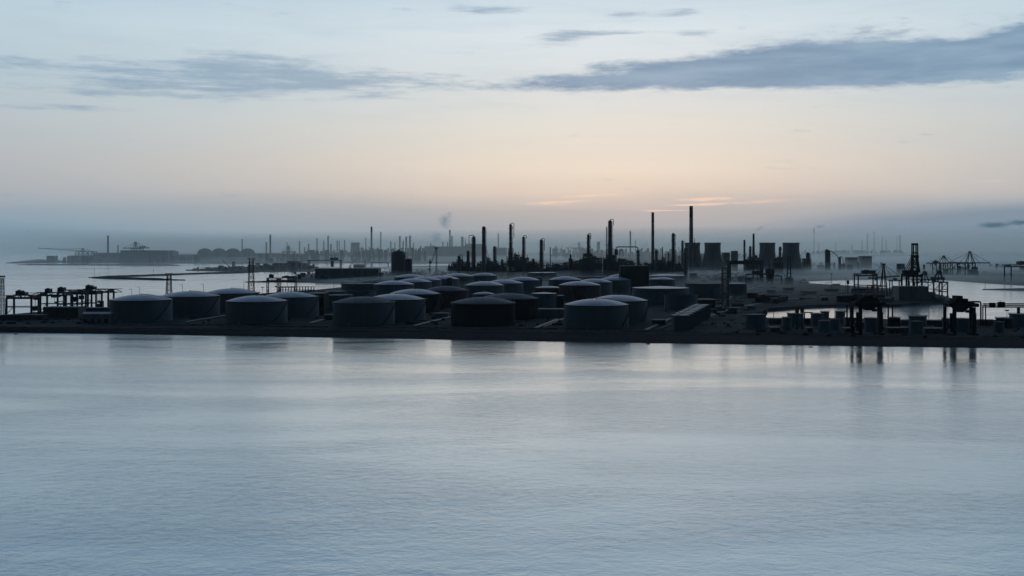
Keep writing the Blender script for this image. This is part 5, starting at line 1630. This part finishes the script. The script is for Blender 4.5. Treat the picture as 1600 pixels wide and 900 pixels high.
def skyline(name, zones, label, seed, z=FZ):
    """far-off industry that reads as one mass: blocks, drums, frames, stubs of different heights"""
    rnd = random.Random(seed)
    b = M()
    for (px0, px1, r0, r1, n, top_lo, top_hi, wmin, wmax) in zones:
        for i in range(n):
            px = px0+(px1-px0)*(i+rnd.random())/n; row = rnd.uniform(r0, r1)
            p = P(px, row, z); mtr = p.y/F
            top = rnd.uniform(top_hi, top_lo) if rnd.random() < .8 else top_hi
            h = Z_at(top, p.y)-z
            if h < 2: h = 2
            w = rnd.uniform(wmin, wmax)*mtr
            k = rnd.random()
            if k < 0.55: b.box(p.x, p.y, z+h/2-.1, w, w*rnd.uniform(.6, 1.6), h)
            elif k < 0.7: b.cyl(p.x, p.y, z-.1, z+h, w*.45, w*.42, 12)
            elif k < 0.85:
                b.lathe([(w*.6, z-.1), (w*.6, z+h*.7), (w*.45, z+h*.9), (0.1, z+h)], 12, p.x, p.y)
            else: b.cyl(p.x, p.y, z-.1, z+h*1.12, w*.15, w*.10, 8)
    return tag(b.build(name, 'dark_steel'), label, kind='stuff')
skyline('distant_works', [(100, 200, 407.5, 410.8, 26, 404, 399.5, 3, 9), (200, 310, 406, 411, 40, 402, 398, 3, 9), (395, 480, 405, 411, 60, 403, 396, 2, 8),
                          (478, 560, 403, 410, 110, 399, 390.5, 1.5, 5), (560, 665, 403, 410, 130, 398, 387, 1.5, 5), (655, 760, 402.5, 406, 70, 392, 384, 1.5, 6)],
        'hazy mass of low buildings and plant along the far left shore', 21)
skyline('distant_works', [(860, 1070, 401, 406, 120, 398, 388, 1.5, 5), (1040, 1180, 404, 415, 90, 404, 396, 2, 6), (1120, 1270, 403, 412, 80, 404, 398, 2, 6)],
        'hazy mass of plant behind the refinery and the cooling towers', 22)
skyline('distant_works', [(1240, 1420, 399.5, 404, 110, 399, 391, 1.5, 6), (1270, 1380, 414, 424, 60, 420, 410, 2, 6), (1380, 1640, 400, 408, 90, 403, 397.5, 3, 12), (1400, 1640, 413, 432, 60, 424, 412, 2, 9)],
        'hazy mass of buildings lost in the mist on the far right shore', 23)
skyline('spit_works', [(300, 345, 418, 422, 12, 420, 417.5, 2, 6), (330, 400, 418, 423, 22, 420, 416, 2, 7), (400, 490, 417, 423, 60, 418, 411, 2, 9)],
        'low grey sheds and heaps on the flat spit of the left distance', 24, 3.5)
skyline('terminal_works', [(455, 600, 428, 438, 40, 434, 425, 2, 8), (590, 665, 420, 430, 30, 428, 421, 2, 7)], 'low dark sheds on the land left of and under the silos', 25, 3.7)
# ================================================================== air
def vol_mat(name, dens, col, aniso=0.0, noise=None):
    m = bpy.data.materials.new(name)
    m.use_nodes = True
    nt = m.node_tree
    nt.nodes.clear()
    out = nt.nodes.new('ShaderNodeOutputMaterial')
    v = nt.nodes.new('ShaderNodeVolumePrincipled')
    v.inputs['Color'].default_value = col+(1,)
    v.inputs['Density'].default_value = dens
    v.inputs['Anisotropy'].default_value = aniso
    nt.links.new(v.outputs[0], out.inputs['Volume'])
    if noise:
        sc, lo, hi_ = noise
        t = nt.nodes.new('ShaderNodeTexCoord')
        n = nt.nodes.new('ShaderNodeTexNoise')
        n.inputs['Scale'].default_value = sc
        n.inputs['Detail'].default_value = 3
        nt.links.new(t.outputs['Object'], n.inputs[0])
        # fades to nothing towards the rim of the puff
        ln = nt.nodes.new('ShaderNodeVectorMath'); ln.operation = 'LENGTH'
        nt.links.new(t.outputs['Object'], ln.inputs[0])
        fr = nt.nodes.new('ShaderNodeMapRange'); fr.interpolation_type = 'SMOOTHSTEP'
        nt.links.new(ln.outputs['Value'], fr.inputs[0])
        fr.inputs[1].default_value = 1.0; fr.inputs[2].default_value = 0.1
        mr = nt.nodes.new('ShaderNodeMapRange')
        nt.links.new(n.outputs[0], mr.inputs[0])
        mr.inputs[1].default_value = lo; mr.inputs[2].default_value = hi_; mr.inputs[4].default_value = dens
        mu = nt.nodes.new('ShaderNodeMath'); mu.operation = 'MULTIPLY'
        nt.links.new(fr.outputs[0], mu.inputs[0]); nt.links.new(mr.outputs[0], mu.inputs[1])
        nt.links.new(mu.outputs[0], v.inputs['Density'])
    MATS[name] = m
    return m
vol_mat('haze_air', 1.1e-5, (0.60, 0.88, 1.0), 0.75)
vol_mat('mist_air', 5.5e-4, (0.82, 0.95, 1.0), 0.75)
vol_mat('far_air', 1.2e-4, (0.88, 0.98, 1.0), 0.78)
tag(M().box(0, R_SEA/2-1000, 150, 2*R_SEA+4000, R_SEA+8000, 302.6).build('haze', 'haze_air'), 'thin blue morning haze over the whole harbour', kind='stuff')

def mist(name, x0, x1, y0, y1, ztop, label, seed, ramp=900.0, m='mist_air', amp=0.35):
    """a low bank with a rolling top that thins to nothing at its edges"""
    rnd = random.Random(seed)
    nx, ny = 36, 40
    ph = [(rnd.uniform(0, 6.28), rnd.uniform(0, 6.28), rnd.uniform(1.5, 7), rnd.uniform(1.5, 6)) for _ in range(8)]
    b = M()
    for j in range(ny+1):
        for i in range(nx+1):
            u, v = i/nx, (j/ny)**(2.2 if y1 > 50000 else 1.0)
            x, y = x0+(x1-x0)*u, y0+(y1-y0)*v
            e = min(1, min(y-y0, y1-y)/ramp)*min(1, min(x-x0, x1-x)/(ramp*0.5))
            e = max(0, e); e = e*e*(3-2*e)
            w = sum(math.sin(a+fx*6.28*u)*math.sin(c+fy*6.28*v) for a, c, fx, fy in ph)/3.0
            b.v.append((x*(y/((y0+y1)/2)), y, 0.4+e*ztop*(1+amp*w)))
    n = nx+1
    for j in range(ny):
        for i in range(nx):
            b.f.append((j*n+i, j*n+i+1, (j+1)*n+i+1, (j+1)*n+i))
    o = len(b.v)
    b.v += [(v[0], v[1], -0.5) for v in b.v[:]]
    for j in range(ny):
        for i in range(nx):
            b.f.append((o+(j+1)*n+i, o+(j+1)*n+i+1, o+j*n+i+1, o+j*n+i))
    for i in range(nx):
        b.f.append((i+1, i, o+i, o+i+1))
        q = ny*n
        b.f.append((q+i, q+i+1, o+q+i+1, o+q+i))
    for j in range(ny):
        b.f.append((j*n, (j+1)*n, o+(j+1)*n, o+j*n))
        b.f.append(((j+1)*n+nx, j*n+nx, o+j*n+nx, o+(j+1)*n+nx))
    return tag(b.build(name, m), label, kind='stuff')
mist('mist_bank', -900, 2100, 1450, 5600, 21, 'low grey mist lying among the refinery units and the feet of the cooling towers', 3, 1300)
mist('mist_bank', -900, 1900, 3000, 6400, 13, 'thicker ground mist under the refinery mist', 8)
mist('mist_bank', 800, 4600, 3600, 9000, 55, 'pale mist hiding the far shore at the right', 5, 1200)
mist('mist_bank', -3600, 800, 6200, 11000, 34, 'pale mist at the feet of the distant left industry', 6, 1200)
mist('mist_bank', -52000, 52000, 2500, 106000, 225, 'deep blue morning mist from behind the refinery out to the horizon', 9, 5600.0, 'far_air', 0.12)
# smoke and steam
vol_mat('smoke_blue', 0.026, (0.50, 0.88, 1.0), 0.5, noise=(2.2, 0.30, 0.75))
vol_mat('smoke_dark', 0.030, (0.35, 0.38, 0.42), 0.2, noise=(2.2, 0.38, 0.70))
vol_mat('steam_pale', 0.010, (0.95, 0.92, 0.92), 0.3, noise=(2.0, 0.35, 0.70))
def puff(px, row, rx, rz, Y, m, label, tilt=0.0, name='smoke'):
    b = M()
    prof = [(max(0.01, math.cos(a)), math.sin(a)) for a in [(-PI/2+PI*i/10) for i in range(11)]]
    b.lathe(prof, 16)
    o = b.build(name, m)
    o.location = (X_at(px, Y), Y, Z_at(row, Y))
    o.scale = (rx*Y/F, rx*Y/F*0.7, rz*Y/F)
    o.rotation_euler = (0, -tilt, 0)
    return tag(o, label, kind='stuff')
puff(694.5, 346, 13, 16, 9000, 'smoke_blue', 'higher of two bluish smoke puffs over the far skyline', 0.5)
puff(702, 336, 7, 9, 9000, 'smoke_blue', 'thin top of the bluish smoke over the far skyline', 0.7)
puff(682, 371, 12, 14, 9000, 'smoke_blue', 'lower of two bluish smoke puffs over the far skyline', 0.35)
puff(1187, 356.5, 13, 3.2, 4020, 'smoke_dark', 'thin dark smoke trail drifting right from the smoking stack', 0.50)
puff(1206, 351.0, 14, 4.0, 4020, 'steam_pale', 'faint end of the smoke trail from the smoking stack', 0.12)
puff(1281, 353.8, 11, 3.6, 9000, 'smoke_blue', 'small bluish smoke patch in the right haze')
puff(1553, 351.5, 34, 6.5, 9000, 'smoke_blue', 'long blue smoke streak in the haze at the right')
puff(1595, 347.5, 30, 6, 9000, 'smoke_blue', 'end of the blue smoke streak at the right edge')
puff(940, 379, 17, 7, 9500, 'steam_pale', 'pale steam cloud behind the tallest refinery column', 0.1, 'steam')
puff(1005, 385, 18, 5, 9500, 'steam_pale', 'pale steam band right of the long overhead pipe', 0.1, 'steam')
